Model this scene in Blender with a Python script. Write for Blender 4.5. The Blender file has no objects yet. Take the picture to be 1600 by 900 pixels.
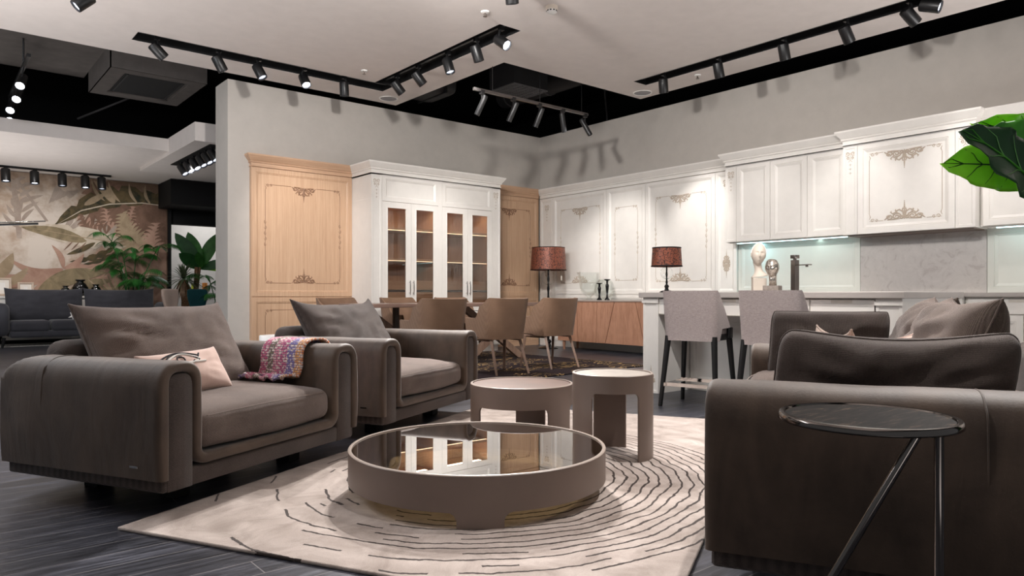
import bpy, bmesh, math, random
from mathutils import Vector, Matrix, noise, Euler
R = math.radians; PI = math.pi
sc = bpy.context.scene
COL = sc.collection
random.seed(7)

# ------------------------------------------------------------------ camera, world, light, exposure
cam_d = bpy.data.cameras.new('camera'); cam = bpy.data.objects.new('camera', cam_d); COL.objects.link(cam)
cam.location = (0, 0, 0.92); cam.rotation_euler = (R(90), 0, R(50.25 - 90))
cam_d.sensor_width = 36; cam_d.lens = 1115 / 1600 * 36; cam_d.shift_y = 11 / 1600
cam_d.clip_start = 0.05; cam_d.clip_end = 200
sc.camera = cam
vs = sc.view_settings; vs.view_transform = 'Standard'; vs.look = 'None'; vs.gamma = 1; vs.exposure = 0.0
vs.use_curve_mapping = False
sc.cycles.use_denoising = True
sc.cycles.max_bounces = 10; sc.cycles.glossy_bounces = 8; sc.cycles.transparent_max_bounces = 12
sc.cycles.sample_clamp_indirect = 6.0
w = bpy.data.worlds.new('world'); sc.world = w; w.use_nodes = True
w.node_tree.nodes['Background'].inputs[0].default_value = (0.93, 0.96, 1.0, 1)
w.node_tree.nodes['Background'].inputs[1].default_value = 0.17

def area(name, loc, target, size, energy, col=(1, .97, .93), size_y=None, spread=None):
    d = bpy.data.lights.new(name, 'AREA'); d.energy = energy; d.color = col; d.size = size
    if size_y: d.shape = 'RECTANGLE'; d.size_y = size_y
    if spread: d.spread = spread
    o = bpy.data.objects.new(name, d); COL.objects.link(o); o.location = loc
    o.rotation_euler = (Vector(target) - Vector(loc)).to_track_quat('-Z', 'Y').to_euler()
    return o
def spot(name, loc, target, energy, angle=40, blend=.5, r=.04, col=(1, .96, .93)):
    d = bpy.data.lights.new(name, 'SPOT'); d.energy = energy; d.color = col; d.spot_size = R(angle); d.spot_blend = blend
    d.shadow_soft_size = r
    o = bpy.data.objects.new(name, d); COL.objects.link(o); o.location = loc
    o.rotation_euler = (Vector(target) - Vector(loc)).to_track_quat('-Z', 'Y').to_euler()
    return o
# unseen fill lights, added to brighten ceiling, floor and back area
area('fill_light', (-1.2, -.6, .25), (-.6, .4, 4), 4.0, 130, (1, .96, .95), 3.0, R(130))
area('fill_light', (6.6, -.9, .25), (6.4, .6, 4), 4.0, 230, (1, .96, .95), 2.5, R(130))
area('fill_light', (-1.6, 7.0, .25), (-1.0, 7.2, 4), 3.0, 170, (1, .96, .94), 3.0, R(130))
area('fill_light', (-1.0, 7.0, 3.7), (-.2, 8.5, 0), 2.5, 360, (.92, .95, 1), 2.5)
area('fill_light', (.3, 13.6, .25), (.3, 13.8, 4), 3.0, 75, (1, .97, .95), 2.0, R(140))
area('fill_light', (5.6, 17.6, 3.2), (5.6, 17.8, 0), 1.4, 60, (.95, .97, 1), 1.4)
for x, y, z, t, e in ((2.6, 3.8, 3.55, (5.0, 9.94, 1.9), 720), (2.4, 4.6, 3.55, (8.95, 6.6, 1.9), 620), (3.0, 1.6, 3.55, (8.95, 3.4, 1.9), 420), (1.4, 14.6, 3.2, (1.6, 16.5, 1.7), 75), (2.9, 14.6, 3.15, (3.2, 16.5, 1.6), 75), (-.2, 14.2, 3.2, (0.9, 16, 1.0), 110), (3.6, 12.6, 3.1, (3.9, 15.2, .9), 60)):
    spot('wide_fill_beam', (x, y, z), t, e, 84, 1.0, .12)  # wide spots without fittings, added to wash the walls and back area
# track lamps, plus unseen spots with no head, added to brighten their targets
for (lx, ly, lz), t, e, ang, bl in [
    ((3.3, 7.9, 3.7), (4.35, 9.86, 1.75), 125, 46, .85),      # oak panel
    ((5.0, 7.6, 3.65), (6.15, 9.26, 1.5), 80, 50, .9),      # display cabinet
    ((5.2, 7.0, 3.65), (6.9, 9.26, 1.5), 75, 46, .9),
    ((7.66, 5.9, 3.62), (8.85, 6.30, 1.7), 120, 46, .8),    # white panelling hot patch
    ((6.9, 7.1, 3.3), (8.85, 7.9, 1.5), 110, 50, .8),
    ((7.0, 7.2, 3.3), (8.4, 8.6, 1.4), 60, 45, .8),
    ((7.4, 4.2, 3.55), (8.6, 3.9, 1.85), 42, 46, .8),       # wall cabinets and hood
    ((7.4, 2.9, 3.55), (8.6, 2.5, 1.9), 38, 50, .8),
    ((7.2, 5.0, 3.55), (8.6, 5.1, 1.6), 22, 50, .8),
    ((4.9, 6.1, 3.65), (2.2, 2.3, .0), 480, 56, .6),         # rug
    ((3.9, 1.5, 3.6), (3.2, 1.4, .0), 230, 70, .8),
    ((5.6, 3.0, 3.6), (4.6, 1.9, .2), 210, 55, .7),          # tall table, stools
    ((3.6, 2.4, 3.6), (5.2, 3.3, .6), 210, 50, .7),
    ((4.3, 5.5, 3.6), (1.9, 3.6, .5), 460, 48, .7),          # armchairs
    ((4.85, 6.7, 3.65), (3.2, 4.4, .5), 330, 42, .7),
    ((4.8, 1.2, 3.6), (2.9, -.1, .7), 260, 50, .7),           # sofa
    ((4.85, 7.2, 3.65), (5.4, 6.7, .5), 150, 55, .7),        # dining group
    ((6.2, 7.2, 3.3), (5.6, 8.2, .6), 60, 60, .8),
    ((6.2, 5.2, 3.6), (7.6, 6.6, .2), 130, 50, .7),          # sideboard
    ((2.0, 1.2, 3.7), (1.0, 2.3, .0), 60, 60, .8),
    ((.9, 2.2, 3.65), (2.4, .5, 1.2), 110, 36, .8),          # added to brighten the plant leaves
]:
    spot('track_and_fill_beam', (lx, ly, lz), t, e * 1.7, ang, bl)

# ------------------------------------------------------------------ material helpers
def lin(c):
    out = []
    for v in c:
        v = v / 255.0
        out.append(v / 12.92 if v <= .04045 else ((v + .055) / 1.055) ** 2.4)
    return tuple(out) + (1,)
class NT:
    def __init__(s, name):
        s.m = bpy.data.materials.new(name); s.m.use_nodes = True; s.t = s.m.node_tree
        s.b = s.t.nodes['Principled BSDF']; s.out = s.t.nodes['Material Output']
    def n(s, kind, **kw):
        x = s.t.nodes.new(kind)
        for k, v in kw.items():
            if k.startswith('i_'):
                key = k[2:]
                key = int(key) if key.isdigit() else key.replace('_', ' ')
                x.inputs[key].default_value = v
            else: setattr(x, k, v)
        return x
    def l(s, a, b): s.t.links.new(a, b)
    def coord(s, scale=(1, 1, 1), rot=(0, 0, 0), loc=(0, 0, 0), kind='Object'):
        tc = s.n('ShaderNodeTexCoord'); mp = s.n('ShaderNodeMapping')
        mp.inputs['Scale'].default_value = scale; mp.inputs['Rotation'].default_value = rot; mp.inputs['Location'].default_value = loc
        s.l(tc.outputs[kind], mp.inputs['Vector']); return mp.outputs['Vector']
    def noise(s, vec, scale=5, detail=4, rough=.6, dist=0):
        x = s.n('ShaderNodeTexNoise'); x.inputs['Scale'].default_value = scale; x.inputs['Detail'].default_value = detail
        x.inputs['Roughness'].default_value = rough; x.inputs['Distortion'].default_value = dist
        s.l(vec, x.inputs['Vector']); return x.outputs['Fac']
    def ramp(s, fac, stops, interp='LINEAR'):
        x = s.n('ShaderNodeValToRGB'); cr = x.color_ramp; cr.interpolation = interp
        while len(cr.elements) < len(stops): cr.elements.new(.5)
        for e, (p, c) in zip(cr.elements, stops): e.position = p; e.color = c if len(c) == 4 else lin(c)
        s.l(fac, x.inputs['Fac']); return x.outputs['Color']
    def math(s, op, a, b=None, c=None):
        x = s.n('ShaderNodeMath', operation=op)
        for i, v in enumerate((a, b, c)):
            if v is None: continue
            if isinstance(v, (int, float)): x.inputs[i].default_value = v
            else: s.l(v, x.inputs[i])
        return x.outputs[0]
    def mix(s, fac, a, b, blend='MIX'):
        x = s.n('ShaderNodeMix', data_type='RGBA', blend_type=blend)
        for i, v in ((0, fac), (6, a), (7, b)):
            if isinstance(v, (int, float)): x.inputs[i].default_value = v
            elif isinstance(v, tuple): x.inputs[i].default_value = v
            else: s.l(v, x.inputs[i])
        return x.outputs[2]
    def bump(s, h, strength=.3, dist=.01):
        x = s.n('ShaderNodeBump'); x.inputs['Strength'].default_value = strength; x.inputs['Distance'].default_value = dist
        s.l(h, x.inputs['Height']); s.l(x.outputs['Normal'], s.b.inputs['Normal'])
    def base(s, c):
        if isinstance(c, tuple): s.b.inputs['Base Color'].default_value = c if len(c) == 4 else lin(c)
        else: s.l(c, s.b.inputs['Base Color'])
    def set(s, **kw):
        for k, v in kw.items(): s.b.inputs[k.replace('_', ' ')].default_value = v
        return s
def plain(name, c, rough=.5, metal=0, spec=.5, vary=.06, scale=6, bump=0, bscale=60, **kw):
    t = NT(name); v = t.coord(); n = t.noise(v, scale, 3)
    a = [min(255, x * (1 - vary)) for x in c]; b = [min(255, x * (1 + vary)) for x in c]
    t.base(t.ramp(n, [(.3, tuple(a)), (.7, tuple(b))])); t.set(Roughness=rough, Metallic=metal)
    t.b.inputs['Specular IOR Level'].default_value = spec
    if bump: t.bump(t.noise(v, bscale, 2), bump, .004)
    for k, x in kw.items(): t.b.inputs[k.replace('_', ' ')].default_value = x
    return t.m
def emit(name, c, strength):
    t = NT(name); t.base((20, 20, 20)); t.b.inputs['Emission Color'].default_value = lin(c); t.b.inputs['Emission Strength'].default_value = strength
    return t.m
def wood(name, c1, c2, scale=(1, 1, 1), rough=.45, k=1.0):
    t = NT(name); v = t.coord(scale)
    n = t.noise(v, 3 * k, 6, .65, .6); n2 = t.noise(v, 14 * k, 3)
    f = t.math('MULTIPLY_ADD', n2, .35, t.math('MULTIPLY', n, .65))
    t.base(t.ramp(f, [(.34, c1), (.62, c2)])); t.set(Roughness=rough); t.bump(n2, .08, .003)
    return t.m
def fabric(name, c1, c2, weave=420, speck=.5, rough=.95, sheen=.25, bump=.5):
    t = NT(name); v = t.coord()
    big = t.noise(v, 3.5, 3); fine = t.noise(v, weave, 1)
    sx = t.n('ShaderNodeSeparateXYZ'); t.l(v, sx.inputs[0]); X, Y, Z = sx.outputs; K = 2 * PI * weave / 3.4
    p1 = t.math('ADD', t.math('ADD', X, Z), t.math('MULTIPLY', Y, .8)); p2 = t.math('ADD', t.math('SUBTRACT', X, Z), t.math('MULTIPLY', Y, -.6))
    wv = t.math('MULTIPLY', t.math('SINE', t.math('MULTIPLY', p1, K)), t.math('SINE', t.math('MULTIPLY', p2, K)))
    f = t.math('ADD', t.math('ADD', t.math('MULTIPLY', fine, speck), t.math('MULTIPLY', big, 1 - speck)), t.math('MULTIPLY', wv, .13))
    t.base(t.ramp(f, [(.25, c1), (.75, c2)])); t.set(Roughness=rough, Sheen_Weight=sheen, Sheen_Roughness=.4)
    t.b.inputs['Specular IOR Level'].default_value = .15
    t.bump(wv, bump, .0016)
    return t.m
MT = {}
MT['stitch'] = plain('pale_stitching', (128, 115, 107), .8)
MT['wall'] = plain('wall_paint', (186, 180, 173), .9, spec=.2, vary=.015, bump=.05, bscale=200)
MT['ceiling'] = plain('ceiling_paint', (212, 204, 199), .95, spec=.1, vary=.012)
MT['white'] = plain('white_lacquer', (226, 222, 216), .42, vary=.012, bump=.03, bscale=90)
MT['orn'] = plain('moulding_glaze_shade', (182, 168, 152), .5, vary=.04)  # glaze tone, darkened to paint in the shading of the relief
MT['oak'] = wood('oak_veneer', (184, 148, 118), (204, 170, 140), (16, 16, .4), .45)
MT['oak_orn'] = wood('carved_oak_glaze_shade', (112, 80, 58), (150, 114, 88), (9, 9, .9), .5)  # dark glaze that also paints in the shadow lines of the carving
MT['oak_in'] = wood('oak_interior', (168, 128, 98), (198, 158, 126), (9, 9, .7), .5)
MT['oakh'] = wood('oak_horizontal', (180, 144, 115), (203, 168, 139), (.5, 10, 14), .45)
MT['walnut'] = wood('sideboard_veneer', (150, 106, 82), (184, 138, 112), (5, 5, .7), .42)
MT['table_wood'] = wood('table_wood', (106, 84, 74), (140, 114, 102), (.7, 5, 5), .35)
MT['chair_wood'] = wood('chair_leg_wood', (118, 92, 78), (156, 128, 110), (6, 6, .8), .45)
MT['dark_wood'] = wood('dark_wood', (44, 34, 30), (66, 52, 46), (5, 5, 1), .5)
MT['black'] = plain('black_paint', (16, 16, 17), .7, spec=.3)
MT['black_metal'] = plain('black_metal', (20, 20, 21), .38, spec=.5)
MT['charcoal'] = plain('charcoal_board', (80, 75, 72), .9, spec=.2)
MT['voidgrey'] = plain('dark_duct', (30, 29, 30), .6, .2)
MT['gunmetal'] = plain('gunmetal_tube', (120, 116, 114), .3, .9)
MT['chrome'] = plain('chrome', (200, 198, 196), .07, 1.0, vary=.01)
MT['nickel'] = plain('dark_nickel', (120, 114, 110), .12, 1.0, vary=.02)
MT['steel'] = plain('brushed_steel', (140, 132, 126), .3, 1.0, vary=.03)
MT['taupe'] = plain('taupe_lacquer', (122, 106, 97), .45, vary=.02)
MT['taupe_edge'] = plain('taupe_edge', (158, 144, 134), .35, vary=.02)
MT['fab'] = fabric('dark_taupe_weave', (45, 39, 37), (102, 91, 86), 460, .55)
MT['fab2'] = fabric('warm_taupe_weave', (66, 56, 52), (138, 123, 115), 460, .55)
MT['greyfab'] = fabric('graphite_fabric', (46, 46, 50), (70, 70, 76), 300, .5)
MT['tan'] = fabric('tan_chair_fabric', (118, 92, 74), (146, 117, 96), 300, .4)
MT['beigefab'] = fabric('beige_fabric', (170, 150, 138), (190, 170, 158), 300, .4)
MT['greenfab'] = fabric('petrol_fabric', (10, 44, 48), (22, 64, 68), 300, .4)
MT['pinkfab'] = fabric('pink_velvet', (196, 166, 154), (216, 188, 176), 600, .3, .8, .6, .2)
MT['embblack'] = plain('black_embroidery', (24, 22, 28), .8)
MT['embwhite'] = plain('white_embroidery', (226, 222, 216), .8)
MT['led'] = emit('led_strip', (190, 240, 245), 6)
MT['ledw'] = emit('warm_led', (255, 226, 190), 3)
MT['lens'] = emit('lamp_lens', (235, 240, 255), 9)
MT['lens_dim'] = emit('lamp_lens_side', (225, 232, 250), 1.6)
MT['ceramic'] = plain('white_ceramic', (216, 204, 190), .55, vary=.02)
MT['plaster'] = plain('white_plaster', (230, 228, 224), .6, vary=.02)
MT['stone_base'] = plain('grey_stone', (140, 130, 122), .6, vary=.12, scale=40)
MT['blackglass'] = plain('black_glass', (14, 14, 15), .08)
MT['pot'] = plain('dark_pot', (50, 46, 44), .6)
MT['soil'] = plain('soil', (44, 34, 26), .95, vary=.2, scale=40)
MT['bark'] = plain('bark', (96, 70, 48), .9, vary=.25, scale=30, bump=.5, bscale=40)
MT['cable'] = plain('grey_conduit', (60, 58, 58), .5)
MT['outlet'] = plain('socket_plastic', (226, 224, 220), .4, vary=.01)
MT['paper'] = plain('passepartout', (222, 214, 204), .8, vary=.02)
MT['bframe'] = plain('beige_frame', (186, 166, 148), .5)

def glassy(name, col, rough=0.0, fac=.12, fres=1.5, cap=1.0):
    t = NT(name); tr = t.n('ShaderNodeBsdfTransparent'); tr.inputs[0].default_value = col
    gl = t.n('ShaderNodeBsdfGlossy'); gl.inputs['Roughness'].default_value = rough; gl.inputs['Color'].default_value = (1, 1, 1, 1)
    fr = t.n('ShaderNodeFresnel'); fr.inputs['IOR'].default_value = fres
    f = t.math('ADD', fr.outputs[0], fac); f = t.math('MINIMUM', f, cap)
    mx = t.n('ShaderNodeMixShader'); t.l(f, mx.inputs[0]); t.l(tr.outputs[0], mx.inputs[1]); t.l(gl.outputs[0], mx.inputs[2])
    t.l(mx.outputs[0], t.out.inputs['Surface']); return t.m
MT['glass'] = glassy('clear_glass', (.97, .98, .975, 1), 0, .0, 1.3, .38)
MT['door_glass'] = glassy('cabinet_glass', (.84, .80, .76, 1), 0, .02, 1.4)
MT['bronze_glass'] = glassy('bronze_glass', (.58, .46, .24, 1), .0, .50, 1.5)
MT['green_glass'] = glassy('dark_green_glass', (.02, .10, .08, 1), .02, .05, 1.5)

def leather():
    t = NT('suede_leather'); v = t.coord()
    n = t.noise(v, 4, 5, .6, .4); n2 = t.noise(v, 130, 2); st = t.coord((1.5, 5, 1.5)); n3 = t.noise(st, 2.2, 3, .5, .8)
    f = t.math('ADD', t.math('MULTIPLY', n, .6), t.math('MULTIPLY', n3, .4))
    t.base(t.ramp(f, [(.32, (60, 47, 38)), (.68, (94, 77, 64))])); t.set(Roughness=.62, Sheen_Weight=.25, Sheen_Roughness=.5)
    t.b.inputs['Specular IOR Level'].default_value = .35
    h = t.math('ADD', t.math('MULTIPLY', n2, .25), t.math('MULTIPLY', n3, 1.6)); t.bump(h, .35, .006)
    return t.m
MT['leather'] = leather()
def floor_mat():
    t = NT('dark_plank_floor'); v = t.coord()
    br = t.n('ShaderNodeTexBrick'); br.offset = .37; br.inputs['Scale'].default_value = 1
    br.inputs['Mortar Size'].default_value = .0022; br.inputs['Brick Width'].default_value = 1.4; br.inputs['Row Height'].default_value = .13
    br.inputs['Color1'].default_value = (.2, .2, .2, 1); br.inputs['Color2'].default_value = (.8, .8, .8, 1); br.inputs['Mortar'].default_value = (.5, .5, .5, 1)
    br.inputs['Bias'].default_value = 0
    t.l(v, br.inputs['Vector'])
    vs2 = t.coord((1.2, 14, 1)); n = t.noise(vs2, 3, 6, .7, .5); n2 = t.noise(v, 1.1, 2)
    f = t.math('ADD', t.math('MULTIPLY', n, .75), t.math('MULTIPLY', n2, .2))
    f = t.math('ADD', f, t.math('MULTIPLY', br.outputs['Color'], .14))
    c = t.ramp(f, [(.40, (28, 29, 34)), (.56, (56, 57, 65)), (.74, (104, 105, 116))])
    c = t.mix(br.outputs['Fac'], c, lin((120, 117, 118))); t.base(c)
    t.l(t.ramp(n, [(.3, (.30, .30, .30, 1)), (.8, (.48, .48, .48, 1))]), t.b.inputs['Roughness'])
    t.bump(n, .15, .003); return t.m
MT['floor'] = floor_mat()
def rug_mat():
    t = NT('cream_wavy_rug'); v = t.coord()
    wob = t.noise(v, 7, 4, .6); wob2 = t.noise(v, 1.6, 2)
    sx = t.n('ShaderNodeSeparateXYZ'); t.l(v, sx.inputs[0])
    dx = t.math('SUBTRACT', sx.outputs[0], -.40); dy = t.math('SUBTRACT', sx.outputs[1], .10)
    d = t.math('SQRT', t.math('ADD', t.math('MULTIPLY', dx, dx), t.math('MULTIPLY', t.math('MULTIPLY', dy, dy), 1.15)))
    dw = t.math('ADD', d, t.math('ADD', t.math('MULTIPLY', wob, .05), t.math('MULTIPLY', wob2, .12)))
    ph = t.math('FRACT', t.math('MULTIPLY', dw, 18))
    line = t.math('LESS_THAN', ph, .20)
    # lines break off to the left end and towards the corners
    ang = t.n('ShaderNodeMath', operation='ARCTAN2'); t.l(dy, ang.inputs[0]); t.l(dx, ang.inputs[1])
    cv = t.n('ShaderNodeCombineXYZ'); t.l(t.math('MULTIPLY', ang.outputs[0], 1.3), cv.inputs[0]); t.l(t.math('MULTIPLY', t.math('FLOOR', t.math('MULTIPLY', dw, 18)), 3.7), cv.inputs[1])
    brk = t.n('ShaderNodeTexNoise'); brk.inputs['Scale'].default_value = 1.4; brk.inputs['Detail'].default_value = 2; t.l(cv.outputs[0], brk.inputs['Vector'])
    bias = t.math('SUBTRACT', t.math('MULTIPLY', dx, .14), t.math('MULTIPLY', dy, .16))
    keep = t.math('GREATER_THAN', t.math('ADD', brk.outputs['Fac'], bias), .40)
    rng = t.math('MULTIPLY', t.math('GREATER_THAN', dw, .50), t.math('LESS_THAN', dw, 1.50))
    msk = t.math('MULTIPLY', t.math('MULTIPLY', line, keep), rng)
    n = t.noise(v, 5, 5, .65, .8); fib = t.noise(t.coord((40, 40, 1)), 6, 2)
    band = t.math('SINE', t.math('MULTIPLY', dw, 40)); 
    f = t.math('ADD', t.math('MULTIPLY', n, .75), t.math('ADD', t.math('MULTIPLY', fib, .2), t.math('MULTIPLY', band, .035)))
    c = t.ramp(f, [(.32, (150, 137, 128)), (.5, (178, 165, 157)), (.68, (202, 190, 182))])
    c = t.mix(msk, c, lin((62, 52, 48))); t.base(c); t.set(Roughness=.95, Sheen_Weight=.2)
    t.b.inputs['Specular IOR Level'].default_value = .1
    t.bump(t.math('SUBTRACT', fib, msk), .5, .004); return t.m
MT['rug'] = rug_mat()
def dining_rug_mat():
    t = NT('dark_gold_rug'); v = t.coord((1, 1, 1))
    n = t.noise(t.coord((1.0, 1.8, 1)), 1.6, 2, .5, 1.6)
    ph = t.math('FRACT', t.math('MULTIPLY', n, 9)); ln = t.math('LESS_THAN', ph, .13)
    m2 = t.math('GREATER_THAN', t.noise(v, 1.3, 1), .47); ln = t.math('MULTIPLY', ln, m2)
    fib = t.noise(v, 90, 2)
    c = t.mix(ln, t.ramp(fib, [(.3, (36, 30, 32)), (.7, (58, 48, 50))]), lin((186, 154, 104))); t.base(c); t.set(Roughness=.95)
    t.b.inputs['Specular IOR Level'].default_value = .1; return t.m
MT['drug'] = dining_rug_mat()
def throw_mat():
    t = NT('multicolour_basket_weave'); v = t.coord(kind='UV')
    br = t.n('ShaderNodeTexBrick'); br.inputs['Scale'].default_value = 1; br.inputs['Brick Width'].default_value = .030; br.inputs['Row Height'].default_value = .0135
    br.inputs['Mortar Size'].default_value = .0016; br.offset = .5; br.inputs['Mortar Smooth'].default_value = .3
    t.l(v, br.inputs['Vector'])
    sx = t.n('ShaderNodeSeparateXYZ'); t.l(v, sx.inputs[0])
    stripe = t.ramp(t.math('FRACT', t.math('MULTIPLY', sx.outputs[0], 2.35)), [(0, (196, 66, 118)), (.12, (150, 120, 190)), (.2, (92, 84, 160)), (.3, (222, 130, 60)), (.45, (214, 150, 70)), (.55, (100, 96, 170)), (.68, (186, 60, 120)), (.8, (206, 110, 140)), (.9, (96, 92, 60))], 'CONSTANT')
    no = t.noise(v, 60, 2); wht = t.math('GREATER_THAN', no, .53); stripe = t.mix(.12, stripe, lin((226, 214, 206)))
    c = t.mix(wht, stripe, lin((226, 214, 206))); c = t.mix(br.outputs['Fac'], c, lin((112, 84, 108))); t.base(c); t.set(Roughness=.95)
    t.bump(t.math('SUBTRACT', 1.0, br.outputs['Fac']), .8, .004); return t.m
MT['throw'] = throw_mat()
def marble():
    t = NT('dark_veined_top'); v = t.coord((2.5, 14, 1)); n = t.noise(v, 4, 6, .65, 1.0)
    t.base(t.ramp(n, [(.4, (16, 14, 14)), (.58, (40, 35, 32)), (.70, (98, 82, 68))])); t.set(Roughness=.5); t.b.inputs['Specular IOR Level'].default_value = .05; return t.m
MT['marble'] = marble()
def shade_mat():
    t = NT('copper_brocade_shade'); v = t.coord(); n = t.noise(v, 42, 4, .7, 1.5)
    m = t.math('GREATER_THAN', n, .53)
    c = t.mix(m, lin((138, 78, 58)), lin((44, 26, 22))); t.base(c); t.set(Roughness=.42, Metallic=.25); t.bump(m, .3, .002); return t.m
MT['shade'] = shade_mat()
def stoolfab():
    t = NT('heather_grey_weave'); v = t.coord((30, 30, 420)); n = t.noise(v, 1.6, 3, .7); f = t.noise(t.coord((400, 400, 60)), 1, 2)
    m = t.math('ADD', t.math('MULTIPLY', n, .7), t.math('MULTIPLY', f, .3))
    t.base(t.ramp(m, [(.33, (136, 126, 124)), (.66, (194, 182, 180))])); t.set(Roughness=.95, Sheen_Weight=.2); t.bump(n, .4, .002); return t.m
MT['stoolfab'] = stoolfab()
def stone_slab():
    t = NT('pale_quartz'); v = t.coord(); n = t.noise(v, 6, 7, .7, 1.2)
    t.base(t.ramp(n, [(.38, (178, 170, 166)), (.44, (190, 184, 180)), (.7, (200, 194, 190))])); t.set(Roughness=.3); return t.m
MT['quartz'] = stone_slab()
MT['worktop'] = plain('greige_worktop', (172, 165, 160), .4, vary=.02)
MT['worktop_light'] = plain('cream_worktop', (206, 199, 188), .4, vary=.02)
MT['beige_top'] = plain('beige_stone_top', (146, 136, 126), .5, vary=.07, scale=14)
MT['brown_top'] = plain('brown_leather_top', (96, 68, 54), .35, vary=.12, scale=4)
MT['backpaint'] = plain('pale_green_lacquer', (214, 214, 206), .35, vary=.01)
def leafmat(name, c1, c2, trans=.3):
    t = NT(name); v = t.coord(); n = t.noise(v, 8, 3); c = t.ramp(n, [(.3, c1), (.7, c2)]); t.base(c); t.set(Roughness=.4)
    tl = t.n('ShaderNodeBsdfTranslucent'); t.l(c, tl.inputs['Color']); mx = t.n('ShaderNodeMixShader'); mx.inputs[0].default_value = trans
    t.l(t.b.outputs[0], mx.inputs[1]); t.l(tl.outputs[0], mx.inputs[2]); t.l(mx.outputs[0], t.out.inputs['Surface'])
    return t.m
MT['leaf_light'] = leafmat('bright_leaf', (128, 200, 36), (160, 226, 62))
MT['leaf_dark'] = leafmat('deep_green_leaf', (22, 58, 26), (36, 80, 38))
MT['leaf_mid'] = leafmat('mid_leaf', (58, 132, 36), (84, 164, 52))
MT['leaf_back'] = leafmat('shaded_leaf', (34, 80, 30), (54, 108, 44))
MT['palm'] = leafmat('palm_leaf', (26, 80, 30), (48, 116, 44))
MT['yucca'] = leafmat('grey_green_leaf', (70, 84, 62), (104, 116, 84))
MT['dryleaf'] = leafmat('dry_leaf', (104, 78, 54), (132, 104, 74))

# ------------------------------------------------------------------ mesh helpers
def link(name, bm, m, parent=None, smooth=None, loc=None, rot=None):
    me = bpy.data.meshes.new(name); bmesh.ops.recalc_face_normals(bm, faces=bm.faces); bm.to_mesh(me); bm.free()
    for x in (m if isinstance(m, (list, tuple)) else [m]): me.materials.append(MT[x] if isinstance(x, str) else x)
    o = bpy.data.objects.new(name, me); COL.objects.link(o)
    if parent: o.parent = parent
    if loc: o.location = loc
    if rot: o.rotation_euler = rot
    if smooth is not None:
        for p in me.polygons: p.use_smooth = True
        if smooth < 180: me.set_sharp_from_angle(angle=R(smooth))
    return o
def thing(name, label, cat, loc=(0, 0, 0), rz=0, group=None):
    o = bpy.data.objects.new(name, None); COL.objects.link(o); o.empty_display_size = .1
    o.location = loc; o.rotation_euler = (0, 0, R(rz)); return tag(o, label, cat, group)
def tag(o, label, cat, group=None):
    o['label'] = label; o['category'] = cat
    if group: o['group'] = group
    return o
def struct(o): o['kind'] = 'structure'; return o
def dup(root, loc, rz=None, label=None):
    def cp(o, par):
        c = o.copy(); COL.objects.link(c); c.parent = par
        for ch in list(o.children): cp(ch, c)
        return c
    r = cp(root, None); r.location = loc
    if rz is not None: r.rotation_euler = (0, 0, R(rz))
    if label: r['label'] = label
    return r
def B(): return bmesh.new()
def box(bm, x0, x1, y0, y1, z0, z1, mi=0):
    vs_ = [bm.verts.new(p) for p in ((x0, y0, z0), (x1, y0, z0), (x1, y1, z0), (x0, y1, z0), (x0, y0, z1), (x1, y0, z1), (x1, y1, z1), (x0, y1, z1))]
    fs = []
    for f in ((3, 2, 1, 0), (4, 5, 6, 7), (0, 1, 5, 4), (1, 2, 6, 5), (2, 3, 7, 6), (3, 0, 4, 7)):
        fc = bm.faces.new([vs_[i] for i in f]); fc.material_index = mi; fs.append(fc)
    return vs_
def bbox(bm, x0, x1, y0, y1, z0, z1, bev=.004, seg=2):
    t = bmesh.new(); box(t, x0, x1, y0, y1, z0, z1)
    bmesh.ops.bevel(t, geom=list(t.edges), offset=bev, segments=seg, affect='EDGES', profile=.5)
    merge(bm, t)
def merge(bm, t, mat=None):
    me = bpy.data.meshes.new('tmp'); t.to_mesh(me); t.free()
    if mat is not None: me.transform(mat)
    bm.from_mesh(me); bpy.data.meshes.remove(me)
def tube(bm, pts, r, n=8, closed=False, cap=True, sy=1.0):
    pts = [Vector(p) for p in pts]; k = len(pts); rings = []
    rr = r if isinstance(r, (list, tuple)) else [r] * k
    up = None
    for i, p in enumerate(pts):
        a = pts[(i - 1) % k] if (closed or i > 0) else p; b = pts[(i + 1) % k] if (closed or i < k - 1) else p
        d = (b - a)
        if d.length < 1e-9: d = Vector((0, 0, 1))
        d.normalize()
        if up is None: up = Vector((0, 0, 1)) if abs(d.z) < .9 else Vector((1, 0, 0))
        s = d.cross(up)
        if s.length < 1e-4: s = d.orthogonal()
        s.normalize(); u = s.cross(d).normalized(); up = u
        rings.append([bm.verts.new(p + (s * math.cos(2 * PI * j / n) + u * math.sin(2 * PI * j / n) * sy) * rr[i]) for j in range(n)])
    for i in range(k if closed else k - 1):
        A, C = rings[i], rings[(i + 1) % k]
        for j in range(n): bm.faces.new((A[j], A[(j + 1) % n], C[(j + 1) % n], C[j]))
    if cap and not closed: bm.faces.new(rings[0][::-1]); bm.faces.new(rings[-1])
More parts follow.
